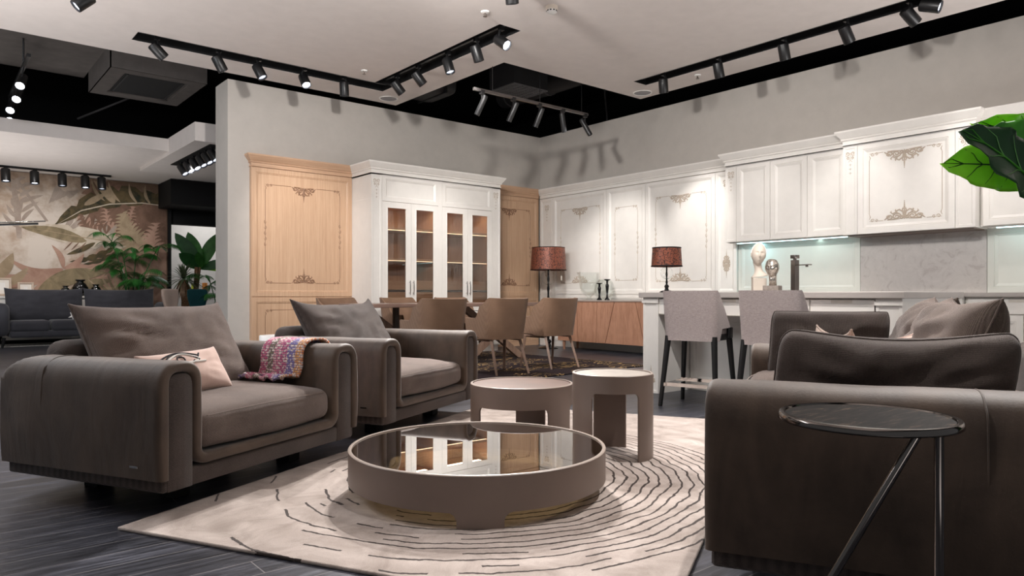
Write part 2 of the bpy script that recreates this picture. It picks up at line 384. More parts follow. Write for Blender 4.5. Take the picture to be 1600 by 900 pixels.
def lathe(bm, prof, n=32, c=(0, 0, 0), a0=0, a1=2 * PI):
    full = abs(a1 - a0 - 2 * PI) < 1e-6; k = n if full else n + 1; rings = []
    for (r, z) in prof:
        if r < 1e-6: rings.append([bm.verts.new((c[0], c[1], c[2] + z))])
        else: rings.append([bm.verts.new((c[0] + r * math.cos(a0 + (a1 - a0) * j / n), c[1] + r * math.sin(a0 + (a1 - a0) * j / n), c[2] + z)) for j in range(k)])
    for A, C in zip(rings, rings[1:]):
        for j in range(n):
            j2 = (j + 1) % k
            a, b = (A[0], A[0]) if len(A) == 1 else (A[j], A[j2]); d, e = (C[0], C[0]) if len(C) == 1 else (C[j], C[j2])
            f = []
            for v in (a, b, e, d):
                if v not in f: f.append(v)
            if len(f) > 2: bm.faces.new(f)
def cyl(bm, r, z0, z1, c=(0, 0), n=32, r2=None):
    r2 = r if r2 is None else r2; lathe(bm, [(0, z0), (r, z0), (r2, z1), (0, z1)], n, (c[0], c[1], 0))
def ticks(h, r, n):
    inner = max(h - r, 1e-4); cs = [math.sin(PI / 2 * i / 4) for i in range(1, 5)]
    out = [-(inner + r * c) for c in reversed(cs)] + [-inner + 2 * inner * i / n for i in range(n + 1)] + [inner + r * c for c in cs]
    return out
def softbox(w, d, h, r, n=8, fn=None):
    """rounded box, base at z=0, centred in x and y; fn displaces points"""
    bm = B(); H = (w / 2, d / 2, h / 2); r = min(r, *[x * .99 for x in H]); T = [ticks(x, r, n) for x in H]; cache = {}
    def V(i, j, k):
        key = (i, j, k)
        if key in cache: return cache[key]
        p = Vector((T[0][i], T[1][j], T[2][k])); q = Vector([max(-(H[a] - r), min(H[a] - r, p[a])) for a in range(3)])
        dv = p - q
        if dv.length > 1e-9:
            m = max(abs(x) for x in dv); dv = dv.normalized() * (m if m < r else r)
        p = q + dv; p.z += h / 2
        if fn: p = fn(p)
        cache[key] = bm.verts.new(p); return cache[key]
    L = len(T[0]) - 1
    for i in range(L):
        for j in range(L):
            for c in (0, L):
                bm.faces.new((V(i, j, c), V(i + 1, j, c), V(i + 1, j + 1, c), V(i, j + 1, c)))
                bm.faces.new((V(i, c, j), V(i + 1, c, j), V(i + 1, c, j + 1), V(i, c, j + 1)))
                bm.faces.new((V(c, i, j), V(c, i + 1, j), V(c, i + 1, j + 1), V(c, i, j + 1)))
    return bm
def nz(p, s, amp, seed=0): return (noise.noise(Vector((p[0] * s + seed, p[1] * s - seed, p[2] * s + 3.1 * seed)))) * amp
def cushion(w, h, t, seed=1, pinch=.07, wr=.012, sag=.0, n=30, lean=0.0, ears=0.05, rc=0.0, full=.36, shear=0.0):
    """pillow standing on its long edge: x width, z height (0..h), y thickness"""
    bm = B(); S = {}
    def P(u, v, s):
        e = (max(0, 1 - u * u) * max(0, 1 - v * v))
        th = t / 2 * (e ** full)
        x = w / 2 * u * (1 - pinch * (1 - v * v)); z = h / 2 * v * (1 - pinch * (1 - u * u) * (1.4 if v > 0 else .5))
        x += shear * v
        kc = 1 - rc * abs(u * v) ** 5; x *= kc; z *= kc
        z += ears * h * (abs(u) ** 6) * max(0, v) ** 3
        th *= 1 + .22 * max(0, -v) ** 1.2
        ww = nz((u * w, v * h * 2.2, s * 2), 3.2, wr, seed) * (e ** .25) + nz((u * w * 2.5, v * h, s), 5, wr * .6, seed + 5) * (e ** .4)
        rad = min(1, (u * u + v * v)); ww += .5 * wr * math.sin(math.atan2(v, u) * 11 + seed) * (1 - abs(2 * rad - 1)) * e ** .3
        z -= sag * (1 - u * u) * max(0, v)
        return Vector((x, s * (th) + ww + lean * u, z + h / 2))
    for s in (-1, 1):
        for i in range(n + 1):
            for j in range(n + 1):
                u = math.sin((-1 + 2 * i / n) * PI / 2); v = math.sin((-1 + 2 * j / n) * PI / 2)
                if s == 1 and (i in (0, n) or j in (0, n)): S[(s, i, j)] = S[(-1, i, j)]
                else: S[(s, i, j)] = bm.verts.new(P(u, v, s))
        for i in range(n):
            for j in range(n):
                q = [S[(s, i, j)], S[(s, i + 1, j)], S[(s, i + 1, j + 1)], S[(s, i, j + 1)]]
                bm.faces.new(q if s < 0 else q[::-1])
    pip = []
    for i in range(n): pip.append(S[(-1, i, 0)].co.copy())
    for j in range(n): pip.append(S[(-1, n, j)].co.copy())
    for i in range(n, 0, -1): pip.append(S[(-1, i, n)].co.copy())
    for j in range(n, 0, -1): pip.append(S[(-1, 0, j)].co.copy())
    return bm, pip
class PL:
    """a plane in space: origin, u, v axes, outward normal"""
    def __init__(s, o, u, v): s.o = Vector(o); s.u = Vector(u); s.v = Vector(v); s.n = s.u.cross(s.v)
    def p(s, a, b, c=0): return s.o + s.u * a + s.v * b + s.n * c
def frame_panel(bm, pl, a0, a1, b0, b1, rings, back=.02):
    """rectangular front with nested rectangular mouldings; rings = [(inset, height)]"""
    prev = None; loops = [(0, -back)] + rings
    for ins, hgt in loops:
        vs_ = [bm.verts.new(pl.p(a, b, hgt)) for a, b in ((a0 + ins, b0 + ins), (a1 - ins, b0 + ins), (a1 - ins, b1 - ins), (a0 + ins, b1 - ins))]
        if prev:
            for i in range(4): bm.faces.new((prev[i], prev[(i + 1) % 4], vs_[(i + 1) % 4], vs_[i]))
        prev = vs_
    bm.faces.new(prev)
MOULD = [(0, 0), (.055, 0), (.06, -.006), (.065, -.004), (.085, -.016), (.09, -.016)]
def mould(f, b=.025, d=.016): return [(0, 0), (f, 0), (f + .005, -.006), (f + .01, -.003), (f + .01 + b, -d), (f + .018 + b, -d)]
def plbox(bm, pl, a0, a1, b0, b1, c0, c1):
    vs_ = [bm.verts.new(pl.p(a, b, c)) for c in (c0, c1) for a, b in ((a0, b0), (a1, b0), (a1, b1), (a0, b1))]
    for f in ((3, 2, 1, 0), (4, 5, 6, 7), (0, 1, 5, 4), (1, 2, 6, 5), (2, 3, 7, 6), (3, 0, 4, 7)): bm.faces.new([vs_[i] for i in f])
def cornice(bm, pl, a0, a1, z0, prof, ret0=0, ret1=0):
    """moulding swept along u; prof = [(projection, height)]; returns run back by ret at the ends"""
    path = []
    if ret0: path.append((a0, -ret0, -1))
    path.append((a0, 0, 0 if not ret0 else -1)); path.append((a1, 0, 0 if not ret1 else 1))
    if ret1: path.append((a1, -ret1, 1))
    rows = []
    for a, c, sgn in path:
        row = []
        for pr, hh in prof:
            da = sgn * pr; dc = pr if c == 0 else 0
            row.append(bm.verts.new(pl.p(a + da, z0 + hh, c + dc)))
        rows.append(row)
    for r0, r1 in zip(rows, rows[1:]):
        for i in range(len(prof) - 1): bm.faces.new((r0[i], r1[i], r1[i + 1], r0[i + 1]))
    for r in (rows[0], rows[-1]):
        try: bm.faces.new(r)
        except Exception: pass
CORN = [(0, 0), (.012, 0), (.012, .012), (.004, .016), (.004, .05), (.018, .056), (.022, .068), (.016, .074), (.03, .09), (.055, .125), (.066, .140), (.072, .150), (.072, .168), (0, .168)]
CORNB = [(0, -.02)] + CORN

def spiral(cx, cz, r0, turns, a0, sgn, n=22, rend=.18):
    out = []
    for i in range(n + 1):
        f = i / n; r = r0 * (1 - (1 - rend) * f); a = a0 + sgn * 2 * PI * turns * f
        out.append((cx + r * math.cos(a), cz + r * math.sin(a)))
    return out
def strokes(bm, pl, lines, r, lift=.0):
    for ln in lines:
        k = len(ln); rr = [r * (.55 + .6 * math.sin(PI * min(1, max(0, i / max(1, k - 1)))) ** .7) for i in range(k)]
        tube(bm, [pl.p(a, b, lift) for a, b in ln], rr, 6)
def crest(bm, pl, cx, cz, w, h, up=1, r=.006, stem=.35):
    """scrolling foliage ornament; its flat side lies at cz and it points up or down"""
    L = []
    def T(pts): return [(cx + x * w / 2, cz + up * z * h) for x, z in pts]
    for s in (-1, 1):
        def sp(x, z, rad, turns, a0, sg): return [(s * px_, pz) for px_, pz in spiral(x, z, rad, turns, a0, sg)]
        L.append(T([(s * x, z) for x, z in ((.95, .02), (.86, .10), (.78, .26), (.62, .34))] ))
        L.append(T(sp(.70, .16, .17, 1.4, .5, 1)))
        L.append(T(sp(.36, .22, .20, 1.5, 2.4, -1)))
        L.append(T(sp(.14, .14, .13, 1.3, .2, 1)))
        L.append(T([(s * x, z) for x, z in ((.05, .05), (.2, .36), (.42, .5), (.52, .42), (.48, .36))]))
        L.append(T([(s * x, z) for x, z in ((.04, .2), (.08, .5), (.24, .66), (.36, .6), (.32, .54))]))
        L.append(T([(s * x, z) for x, z in ((.30, .44), (.42, .62), (.40, .70))]))
        L.append(T([(s * x, z) for x, z in ((.52, .36), (.64, .52), (.60, .6))]))
        L.append(T([(s * x, z) for x, z in ((0, .35), (.10, .62), (.06, .74), (0, .68))]))
        L.append(T([(s * x, z) for x, z in ((.2, .04), (.5, .03), (.8, .0))]))
    L.append(T([(0, 0), (0, .3), (0, .6), (0, .8)]))
    strokes(bm, pl, L, r)
    for i in range(4):
        z = .84 + i * stem * .34; q = pl.p(cx, cz + up * z * h, 0); rad = r * (1.3 - .22 * i)
        t = B(); bmesh.ops.create_icosphere(t, subdivisions=1, radius=rad); merge(bm, t, Matrix.Translation(q) @ Matrix.Diagonal((1, 1, 2.0, 1)))
def sprig(bm, pl, cx, cz, h, r=.004, w=.03):
    L = []
    for i in range(5):
        z = cz - h / 2 + h * i / 4.6; s = 1 if i % 2 else -1
        L.append([(cx, z), (cx + s * w * .5, z + h * .07), (cx + s * w * .35, z + h * .14), (cx, z + h * .12)])
        L.append([(cx - s * w * .2, z + h * .02), (cx - s * w * .5, z + h * .10)])
    strokes(bm, pl, L, r)
def scroll_frame(bm, pl, a0, a1, b0, b1, r=.0035, crest_w=.42, crest_h=.2, top=True, bottom=True, sides=True, cr=.006):
    tl, br = .0, .0; cx = (a0 + a1) / 2
    gap = crest_w / 2
    L = []
    for b, use in ((b0, bottom), (b1, top)):
        if use: L += [[(a0 + .1, b), (cx - gap, b)], [(cx + gap, b), (a1 - .1, b)]]
        else: L.append([(a0 + .1, b), (a1 - .1, b)])
    for a in (a0, a1): L += [[(a, b0 + .08), (a, b1 - .08)]]
    for ln in L: tube(bm, [pl.p(a, b, 0) for a, b in ln], r, 4)
    S = []
    for a, sa in ((a0, 1), (a1, -1)):
        for b, sb in ((b0, 1), (b1, -1)):
            S.append([(a + sa * x, b + sb * z) for x, z in spiral(.035, .008, .022, 1.2, 0, 1, 12)])
            S.append([(a + sa * x, b + sb * z) for x, z in spiral(.08, .006, .018, 1.2, 2, -1, 12)])
            S.append([(a, b + sb * .02), (a + sa * .012, b + sb * .05), (a, b + sb * .08)])
            S.append([(a, b), (a + sa * .1, b)])
    strokes(bm, pl, S, r * 1.2)
    if top: crest(bm, pl, cx, b1, crest_w, crest_h, -1, cr)
    if bottom: crest(bm, pl, cx, b0, crest_w, crest_h, 1, cr)
    if sides:
        for a in (a0, a1): sprig(bm, pl, a, (b0 + b1) / 2, .36)
def pilaster_orn(bm, pl, cx, cz, s=1.0, r=.004):
    L = []
    for k in (-1, 1):
        L.append([(cx + k * x * s, cz - z * s) for x, z in spiral(.03, .03, .026, 1.3, .4, 1, 14)])
        L.append([(cx + k * x * s, cz - z * s) for x, z in spiral(.022, .075, .017, 1.2, 2.5, -1, 12)])
        L.append([(cx, cz - .1 * s), (cx + k * .02 * s, cz - .12 * s)])
    L.append([(cx, cz - .02 * s), (cx, cz - .1 * s)])
    for i in range(3): L += [[(cx, cz - (.14 + i * .045) * s), (cx, cz - (.165 + i * .045) * s)], [(cx - .014 * s, cz - (.15 + i * .045) * s), (cx + .014 * s, cz - (.15 + i * .045) * s)]]
    strokes(bm, pl, L, r)
GA = R(27.5)
def G(u, v, z=0): return (u * math.cos(GA) - v * math.sin(GA), u * math.sin(GA) + v * math.cos(GA), z)

# ------------------------------------------------------------------ the setting
bm = B(); box(bm, -7, 12, -5, 21, -.1, 0); struct(link('floor', bm, 'floor'))
bm = B(); box(bm, 3.235, 9.15, 9.94, 10.45, 0, 3.864); struct(link('wall_left', bm, 'wall'))
bm = B(); box(bm, 8.95, 9.15, -1.5, 9.94, 0, 3.864); struct(link('wall_right', bm, 'wall'))
def slab(rects, holes, z0, z1):
    bm = B()
    for rc in rects:
        xs = sorted({rc[0], rc[1], *[max(rc[0], min(rc[1], v)) for h in holes for v in h[:2]]})
        ys = sorted({rc[2], rc[3], *[max(rc[2], min(rc[3], v)) for h in holes for v in h[2:]]})
        for x0, x1 in zip(xs, xs[1:]):
            for y0, y1 in zip(ys, ys[1:]):
                mx, my = (x0 + x1) / 2, (y0 + y1) / 2
                if any(h[0] < mx < h[1] and h[2] < my < h[3] for h in holes): continue
                box(bm, x0, x1, y0, y1, z0, z1)
    return bm
CH = [(1.885, 5.155, 8.80, 9.12), (4.85, 5.155, 6.04, 8.80), (7.57, 7.84, .6, 6.49), (1.08, 1.38, 4.6, 8.02), (4.1, 4.4, 2.6, 5.3)]
struct(link('ceiling', slab([(-3, 5.69, -2, 9.66), (5.69, 8.33, -2, 7.0)], CH, 3.86, 3.96), 'ceiling'))
bm = B(); box(bm, -7, 12, -5, 21, 5.3, 5.4); struct(link('roof', bm, 'black'))
bm = B(); box(bm, -7, 12, 20.9, 21, 0, 5.3); struct(link('light_block_back', bm, 'black'))  # black wall added to keep world light out of the void
bm = B(); box(bm, 11.9, 12, -5, 20.9, 0, 5.3); struct(link('light_block_far', bm, 'black'))  # second black wall added to stop world light entering the void
def channel(name, label, rects):
    t = thing(name, label, 'light track', ((rects[0][0] + rects[0][1]) / 2, (rects[0][2] + rects[0][3]) / 2, 3.86))
    bm = B(); ox, oy, oz = t.location
    for (x0, x1, y0, y1) in rects:
        box(bm, x0 - ox, x1 - ox, y0 - oy, y1 - oy, 3.955 - oz, 3.965 - oz)
    for (x0, x1, y0, y1) in rects:      # thin side cheeks, only where the neighbour is not another recess
        for q in ((x0, x0 + .006, y0, y1), (x1 - .006, x1, y0, y1), (x0, x1, y0, y0 + .006), (x0, x1, y1 - .006, y1)):
            mx, my = (q[0] + q[1]) / 2, (q[2] + q[3]) / 2
            if any(r is not None and r != (x0, x1, y0, y1) and r[0] - .01 <= mx <= r[1] + .01 and r[2] - .01 <= my <= r[3] + .01 for r in rects): continue
            box(bm, q[0] - ox, q[1] - ox, q[2] - oy, q[3] - oy, 3.862 - oz, 3.955 - oz)
    link('recess', bm, 'black', t)
    bm = B()
    for (x0, x1, y0, y1) in rects:
        if x1 - x0 > y1 - y0: box(bm, x0 + .03 - ox, x1 - .03 - ox, (y0 + y1) / 2 - .018 - oy, (y0 + y1) / 2 + .018 - oy, 3.91 - oz, 3.955 - oz)
        else: box(bm, (x0 + x1) / 2 - .018 - ox, (x0 + x1) / 2 + .018 - ox, y0 + .03 - oy, y1 - .03 - oy, 3.91 - oz, 3.955 - oz)
    link('rail', bm, 'black_metal', t)
channel('light_track', 'black L-shaped recessed track in the ceiling above the oak panel and display cabinet', CH[:2])
channel('light_track', 'long straight black recessed track in the ceiling beside the kitchen wall', CH[2:3])
channel('light_track', 'recessed black track at the upper left corner holding one spotlight', CH[3:4])
channel('light_track', 'recessed black track at the top edge of the picture near the smoke detector', CH[4:5])

def head(label, mount, d, r=.062, L=.19, drop=.15, lens='lens_dim', group='ceiling track spotlights', thin=False):
    """track spotlight hanging from mount, its body along direction d"""
    d = Vector(d).normalized(); t = thing('track_spotlight', label, 'spotlight', mount, 0, group)
    q = Vector((0, 0, -1)).rotation_difference(d).to_matrix().to_4x4()
    piv = Vector((0, 0, -drop))
    bm = B(); box(bm, -.03, .03, -.022, .022, -.03, .05 if not thin else .02)
    side = d.cross(Vector((0, 0, 1)))
    side = side.normalized() if side.length > .05 else Vector((1, 0, 0))
    off = side * (r * .55 if not thin else 0)
    tube(bm, [(off.x * .3, off.y * .3, -.02), (off.x, off.y, -drop * .45), piv + off * .9], .014 if not thin else .01, 8)
    link('bracket', bm, 'black_metal', t, 40)
    T = Matrix.Translation(piv) @ q
    b = B(); lathe(b, [(0, L * .42), (r * .8, L * .42), (r * .96, L * .38), (r, L * .32), (r, -L * .56), (r * .97, -L * .58), (r * .86, -L * .58), (r * .80, -L * .5), (r * .78, -L * .46)], 28)
    bm = B(); merge(bm, b, T); link('body', bm, 'black_metal', t, 40)
    b = B(); lathe(b, [(0, -L * .49), (r * .5, -L * .485), (r * .79, -L * .47)], 28); bm = B(); merge(bm, b, T); link('lens', bm, lens, t, 60)
    return t
RX, RY = math.sin(R(50.25)), -math.cos(R(50.25)); FX, FY = math.cos(R(50.25)), math.sin(R(50.25))
def dirv(ix, iy, k): return (RX * ix + FX * k, RY * ix + FY * k, -iy)   # right, down, away from the camera
for lab, m, d, ln in [
    ('black spotlight at the free left end of the L-shaped ceiling track', (2.12, 8.96, 3.9), dirv(.8, 1, .6), 'lens_dim'),
    ('black spotlight second from the free left end of the L-shaped track', (2.81, 8.96, 3.9), dirv(.45, 1, .3), 'lens_dim'),
    ('black spotlight in the middle of the left arm of the L-shaped track', (3.30, 8.96, 3.9), dirv(.55, 1, -.1), 'lens_dim'),
    ('black spotlight with bright lens just left of the corner-most one on the L-shaped track', (3.90, 8.96, 3.9), dirv(.5, 1, -.55), 'lens'),
    ('black spotlight pointing straight down, last before the corner of the L-shaped track', (4.47, 8.96, 3.9), dirv(.02, 1, .1), 'lens_dim'),
    ('black spotlight nearest the corner on the right arm of the L-shaped track', (5.0, 8.45, 3.9), dirv(.75, 1, .3), 'lens_dim'),
    ('black spotlight second from the corner on the right arm of the L-shaped track', (5.0, 7.92, 3.9), dirv(.75, 1, .3), 'lens_dim'),
    ('black spotlight in the middle of the right arm of the L-shaped track', (5.0, 7.24, 3.9), dirv(.3, 1, -.15), 'lens_dim'),
    ('black spotlight tilted slightly, second from the right end of the L-shaped track', (5.0, 6.66, 3.9), dirv(.3, 1, .2), 'lens_dim'),
    ('black spotlight with glowing lens at the right end of the L-shaped track', (5.0, 6.2, 3.9), dirv(.7, .7, -.6), 'lens'),
    ('black spotlight nearest the room corner on the straight kitchen track', (7.705, 6.08, 3.9), dirv(.1, 1, .2), 'lens_dim'),
    ('black spotlight second from the room corner on the straight kitchen track', (7.705, 5.22, 3.9), dirv(.25, 1, .2), 'lens_dim'),
    ('black spotlight in the middle of the straight kitchen track above the wall cabinets', (7.705, 4.34, 3.9), dirv(.25, 1, .2), 'lens_dim'),
    ('black tilted spotlight on the kitchen track above the cooker hood', (7.705, 3.62, 3.9), dirv(.6, 1, .3), 'lens_dim'),
    ('black strongly tilted spotlight on the kitchen track above the wall plant leaves', (7.705, 2.98, 3.9), dirv(.8, .7, .2), 'lens_dim'),
    ('black spotlight turned to the viewer, right of the strongly tilted kitchen track spotlight', (7.705, 2.80, 3.94), dirv(.7, .35, -.6), 'lens'),
    ('single black spotlight with bright lens at the upper left corner of the ceiling', (1.23, 7.90, 3.9), dirv(-.75, .9, -.55), 'lens'),
    ('single black spotlight cut off by the top edge, left of the smoke detector', (4.25, 5.12, 3.9), dirv(.1, 1, .3), 'lens_dim'),
]: head(lab, m, d, lens=ln)
# suspended track in the ceiling notch
t = thing('suspended_light_track', 'thin light track hung on wires in the dark ceiling opening at the room corner', 'light track', (6.39, 7.21, 3.5))
bm = B(); box(bm, -1.02, 1.02, -.018, .018, 0, .035); link('rail', bm, 'gunmetal', t)
bm = B()
for x in (-.72, .1, .9): tube(bm, [(x, 0, .03), (x, 0, 1.79)], .004, 6)
link('suspension_wire', bm, 'black_metal', t)
for x, ix, iy, k, w_ in [(5.50, -.5, 1, .2, 'leftmost'), (6.02, -.45, 1, .2, 'second'), (6.48, -.4, 1, .2, 'middle'), (6.92, .15, 1, .2, 'fourth'), (7.36, .55, 1, -.1, 'rightmost')]:
    head('slim black tube spotlight, %s on the track hung in the ceiling opening' % w_, (x, 7.21, 3.5), dirv(ix, iy, k), .036, .27, .15, 'lens_dim', 'slim spotlights on the suspended track', True)
# small ceiling fittings
def sprinkler(x, y, label):
    t = thing('sprinkler', label, 'sprinkler', (x, y, 3.86), 0, 'ceiling sprinklers')
    bm = B(); lathe(bm, [(.0, -.001), (.045, -.001), (.04, -.012), (.012, -.016), (0, -.016)], 20); link('rosette', bm, 'plaster', t, 40)
    bm = B(); cyl(bm, .008, -.05, -.014); cyl(bm, .022, -.054, -.05)
    for s in (-1, 1): tube(bm, [(s * .006, 0, -.014), (s * .018, 0, -.03), (s * .006, 0, -.05)], .003, 6)
    link('nozzle', bm, 'steel', t, 40)
sprinkler(4.517, 5.867, 'small chrome sprinkler on the ceiling between the smoke detector and the track end')
sprinkler(4.484, 8.418, 'small chrome sprinkler on the ceiling inside the corner of the L-shaped track')
sprinkler(7.999, 5.742, 'small chrome sprinkler on the ceiling beside the straight kitchen track')
t = thing('smoke_detector', 'round white smoke detector on the white ceiling', 'smoke detector', (4.959, 5.33, 3.86))
bm = B(); lathe(bm, [(0, 0), (.062, 0), (.062, -.03), (.056, -.036), (.05, -.038), (0, -.038)], 28); link('base', bm, 'ceramic', t, 40)
bm = B(); lathe(bm, [(.05, -.038), (.054, -.06), (.03, -.075), (0, -.077)], 28); link('sensor_head', bm, 'plaster', t, 40)
bm = B()
for k in range(10):
    a = 2 * PI * k / 10; c, s = math.cos(a), math.sin(a)
    plbox(bm, PL((.0515 * c, .0515 * s, -.05), (-s, c, 0), (0, 0, 1)), -.008, .008, -.006, .006, -.004, .0035)
link('vent_slot', bm, 'black', t)
for x, y, lab in ((5.407, 9.391, 'round grey ceiling speaker under the corner of the L-shaped track'), (8.093, 6.762, 'round grey ceiling speaker at the ceiling corner above the white panelling')):
    t = thing('ceiling_speaker', lab, 'speaker', (x, y, 3.86), 0, 'ceiling speakers')
    bm = B(); lathe(bm, [(.14, 0), (.14, -.006), (.125, -.008), (.12, -.004)], 36); link('rim', bm, 'plaster', t, 40)
    bm = B(); lathe(bm, [(0, -.006), (.121, -.004)], 36); link('grille', bm, plain('speaker_mesh', (150, 148, 150), .7), t, 40)
# dark fittings above the room
t = thing('air_unit', 'dark square air unit with a grille in the ceiling opening', 'air conditioner', (7.2, 8.5, 4.1))
bm = B(); box(bm, -.34, .34, -.3, .3, .01, .75); [tube(bm, [(sx * .3, sy * .26, .7), (sx * .3, sy * .26, 1.2)], .008, 6) for sx in (-1, 1) for sy in (-1, 1)]; link('casing', bm, 'voidgrey', t)
bm = B(); 
for k in range(13): box(bm, -.34, .34, -.3 + k * .05 - .004, -.3 + k * .05 + .004, -.012, .006)
for k in range(8): box(bm, -.34 + k * .0971 - .003, -.34 + k * .0971 + .003, -.3, .3, -.012, .004)
link('grille', bm, plain('grille_paint', (92, 90, 90), .5), t)
t = thing('ventilation_duct', 'wide black sheet metal duct in the ceiling opening above the left wall', 'duct', (5.9, 9.35, 4.0))
bm = B(); bbox(bm, -1.2, .55, -.32, .45, .02, .8, .12, 4); link('duct_body', bm, 'voidgrey', t, 50)
bm = B()
for x in (-1.0, -.3, .3): box(bm, x - .015, x + .015, -.335, .465, .01, .81)
link('flange', bm, 'black', t)
t = thing('round_duct', 'round black duct crossing the dark ceiling opening behind the air unit', 'duct', (8.3, 8.0, 4.55))
bm = B(); tube(bm, [(0, 2.2, 0), (0, -6, 0)], .2, 24); link('duct_body', bm, 'voidgrey', t, 50)
bm = B()
for k in range(8): tube(bm, [(0, 2 - k, 0), (0, 1.97 - k, 0)], .215, 24)
link('coupling', bm, 'cable', t, 50)
o = bm = B(); tube(bm, [(5.7, 8.05, 4.35), (8.9, 7.3, 4.35)], .03, 10); tag(link('sprinkler_pipe', bm, plain('green_pipe', (24, 60, 48), .5), None, 60), 'dark green pipe crossing the dark ceiling opening', 'pipe')
bm = B(); tube(bm, [(9.35, 8.70, 5.28), (9.35, 8.69, 4.7), (9.35, 8.66, 4.4), (9.35, 8.62, 4.1), (9.35, 8.6, 3.2), (9.35, 8.6, .0)], .016, 8); tag(link('cable', bm, 'cable', None, 60), 'grey cable hanging down in the ceiling opening beside the hung track', 'cable')
t = thing('cable_tray', 'dark steel cable tray running above the kitchen wall', 'cable tray', (8.78, 4.0, 4.35))
bm = B(); box(bm, -.12, .12, -4.5, 4.0, 0, .015); box(bm, -.12, -.105, -4.5, 4, 0, .06); box(bm, .105, .12, -4.5, 4, 0, .06); link('tray', bm, 'voidgrey', t)
bm = B()
for k in range(5): box(bm, -.02, .02, -3.6 + k * 1.6, -3.5 + k * 1.6, .01, .94)
link('hanger', bm, 'cable', t)
t = thing('ceiling_cassette', 'dark square air cassette boxed into the black ceiling beside the left wall end', 'air conditioner', (2.535, 11.28, 3.9))
bm = B(); frame_panel(bm, PL((-.615, .78, 0), (1, 0, 0), (0, -1, 0)), 0, 1.23, 0, 1.56, [(0, 0), (.2, 0), (.205, -.03)], back=-.0); link('ceiling_box', bm, 'charcoal', t)
bm = B(); box(bm, -.615, -.6, -.78, .78, .0, .9); box(bm, .6, .615, -.78, .78, .0, .9); box(bm, -.615, .615, -.78, -.765, 0, .9); box(bm, -.615, .615, .765, .78, 0, .9); link('box_side', bm, 'charcoal', t)
bm = B(); box(bm, -.38, .38, -.54, .54, .018, .028); link('air_panel', bm, 'black', t)
bm = B()
for s in (-1, 1): box(bm, s * .35 - .012, s * .35 + .012, -.5, .5, .008, .018)
link('outlet_slot', bm, 'voidgrey', t)
bm = B(); box(bm, -4, 1.92, 9.9, 12.42, 4.2, 4.6); struct(link('ceiling_bulkhead', bm, 'charcoal'))
t = thing('conduit', 'thin sloping grey conduit in the black ceiling over the back area', 'pipe', (2.5, 13.0, 4.2))
bm = B(); tube(bm, [(-.5, .5, -.4), (.9, -.9, .3), (.9, -.9, 1.1)], .018, 8); link('pipe', bm, 'cable', t)
t = thing('hung_spotlight_bar', 'short bar of four bright spotlights hanging in the black ceiling on the left', 'spotlight', (1.03, 11.0, 3.75))
bm = B(); tube(bm, [(0, 0, .1), (0, 0, 1.5)], .012, 8); link('rod', bm, 'black_metal', t)
bm = B(); box(bm, -.02, .02, -.6, 1.8, .06, .1); link('rail', bm, 'black_metal', t)
for k, y in enumerate((-.1, .55, 1.15, 1.75)):
    q = Vector((0, 0, -1)).rotation_difference(Vector(dirv(.3 if k != 3 else .6, .75, -.75)).normalized()).to_matrix().to_4x4()
    T = Matrix.Translation((-.03 + .02 * (k % 2), y, -.14 - .03 * k)) @ q
    bm = B(); b = B(); lathe(b, [(0, .14), (.05, .14), (.056, -.1), (.05, -.1), (.048, -.08)], 20); merge(bm, b, T); tube(bm, [(-.03, y, -.1 - .03 * k), (0, y, .08)], .008, 6); hd = link('lamp_head', bm, 'black_metal', t, 50)
    bm = B(); b = B(); lathe(b, [(0, -.09), (.05, -.085)], 20); merge(bm, b, T); link('lens', bm, emit('bright_lens', (235, 240, 255), 30), hd)

# ------------------------------------------------------------------ back area on the left
bm = B(); box(bm, -4, 3.16, 12.6, 12.7, 3.28, 3.48); box(bm, -4, 3.16, 12.7, 16.5, 3.28, 3.4); struct(link('ceiling_back', bm, 'ceiling'))
bm = B(); box(bm, 3.16, 7.5, 11.17, 14.6, 3.22, 3.50); box(bm, 3.16, 7.5, 14.6, 16.5, 3.28, 3.5); struct(link('ceiling_step', bm, 'ceiling'))
bm = B(); box(bm, -4, 4.15, 16.5, 16.7, 0, 3.5); struct(link('wall_mural', bm, 'wall'))
bm = B(); box(bm, -4, 12, 16.7, 16.8, 3.3, 5.3); struct(link('wall_upper', bm, 'black'))
bm = B(); box(bm, 4.15, 7.5, 18.8, 18.9, 0, 3.5); struct(link('wall_grey', bm, 'wall'))
bm = B(); box(bm, 3.92, 7.5, 15.5, 16.48, 2.76, 3.27); box(bm, 4.0, 7.5, 16.48, 16.7, 2.45, 3.27); struct(link('trim_soffit', bm, 'black'))
bm = B(); box(bm, 4.1, 4.16, 16.4, 16.5, 0, 2.76); struct(link('trim_post', bm, 'black'))
for x, y, lab in ((3.63, 12.0, 'round grey ceiling speaker in the step of the back ceiling'),):
    t = thing('ceiling_speaker', lab, 'speaker', (x, y, 3.22), 0, 'ceiling speakers'); bm = B(); lathe(bm, [(0, -.006), (.14, -.004), (.14, 0)], 32); link('grille', bm, 'wall', t, 40)
t = thing('light_track', 'black surface track with spotlights above the mural wall', 'light track', (1.4, 15.9, 3.28)); bm = B(); box(bm, -1.8, 1.52, -.03, .03, -.035, 0); link('rail', bm, 'black', t)
for k, x in enumerate((1.22, 1.66, 2.10, 2.48, 2.76)):
    head('black spotlight on the mural wall track, %s' % ('leftmost in view', 'second from the left', 'the middle one', 'with the brightest lens, second from the right', 'at its right end')[k], (x, 15.9, 3.245), dirv(.12, 1, -.12), .075, .24, .12, 'lens' if k in (0, 1, 3) else 'lens_dim', 'spotlights above the mural')
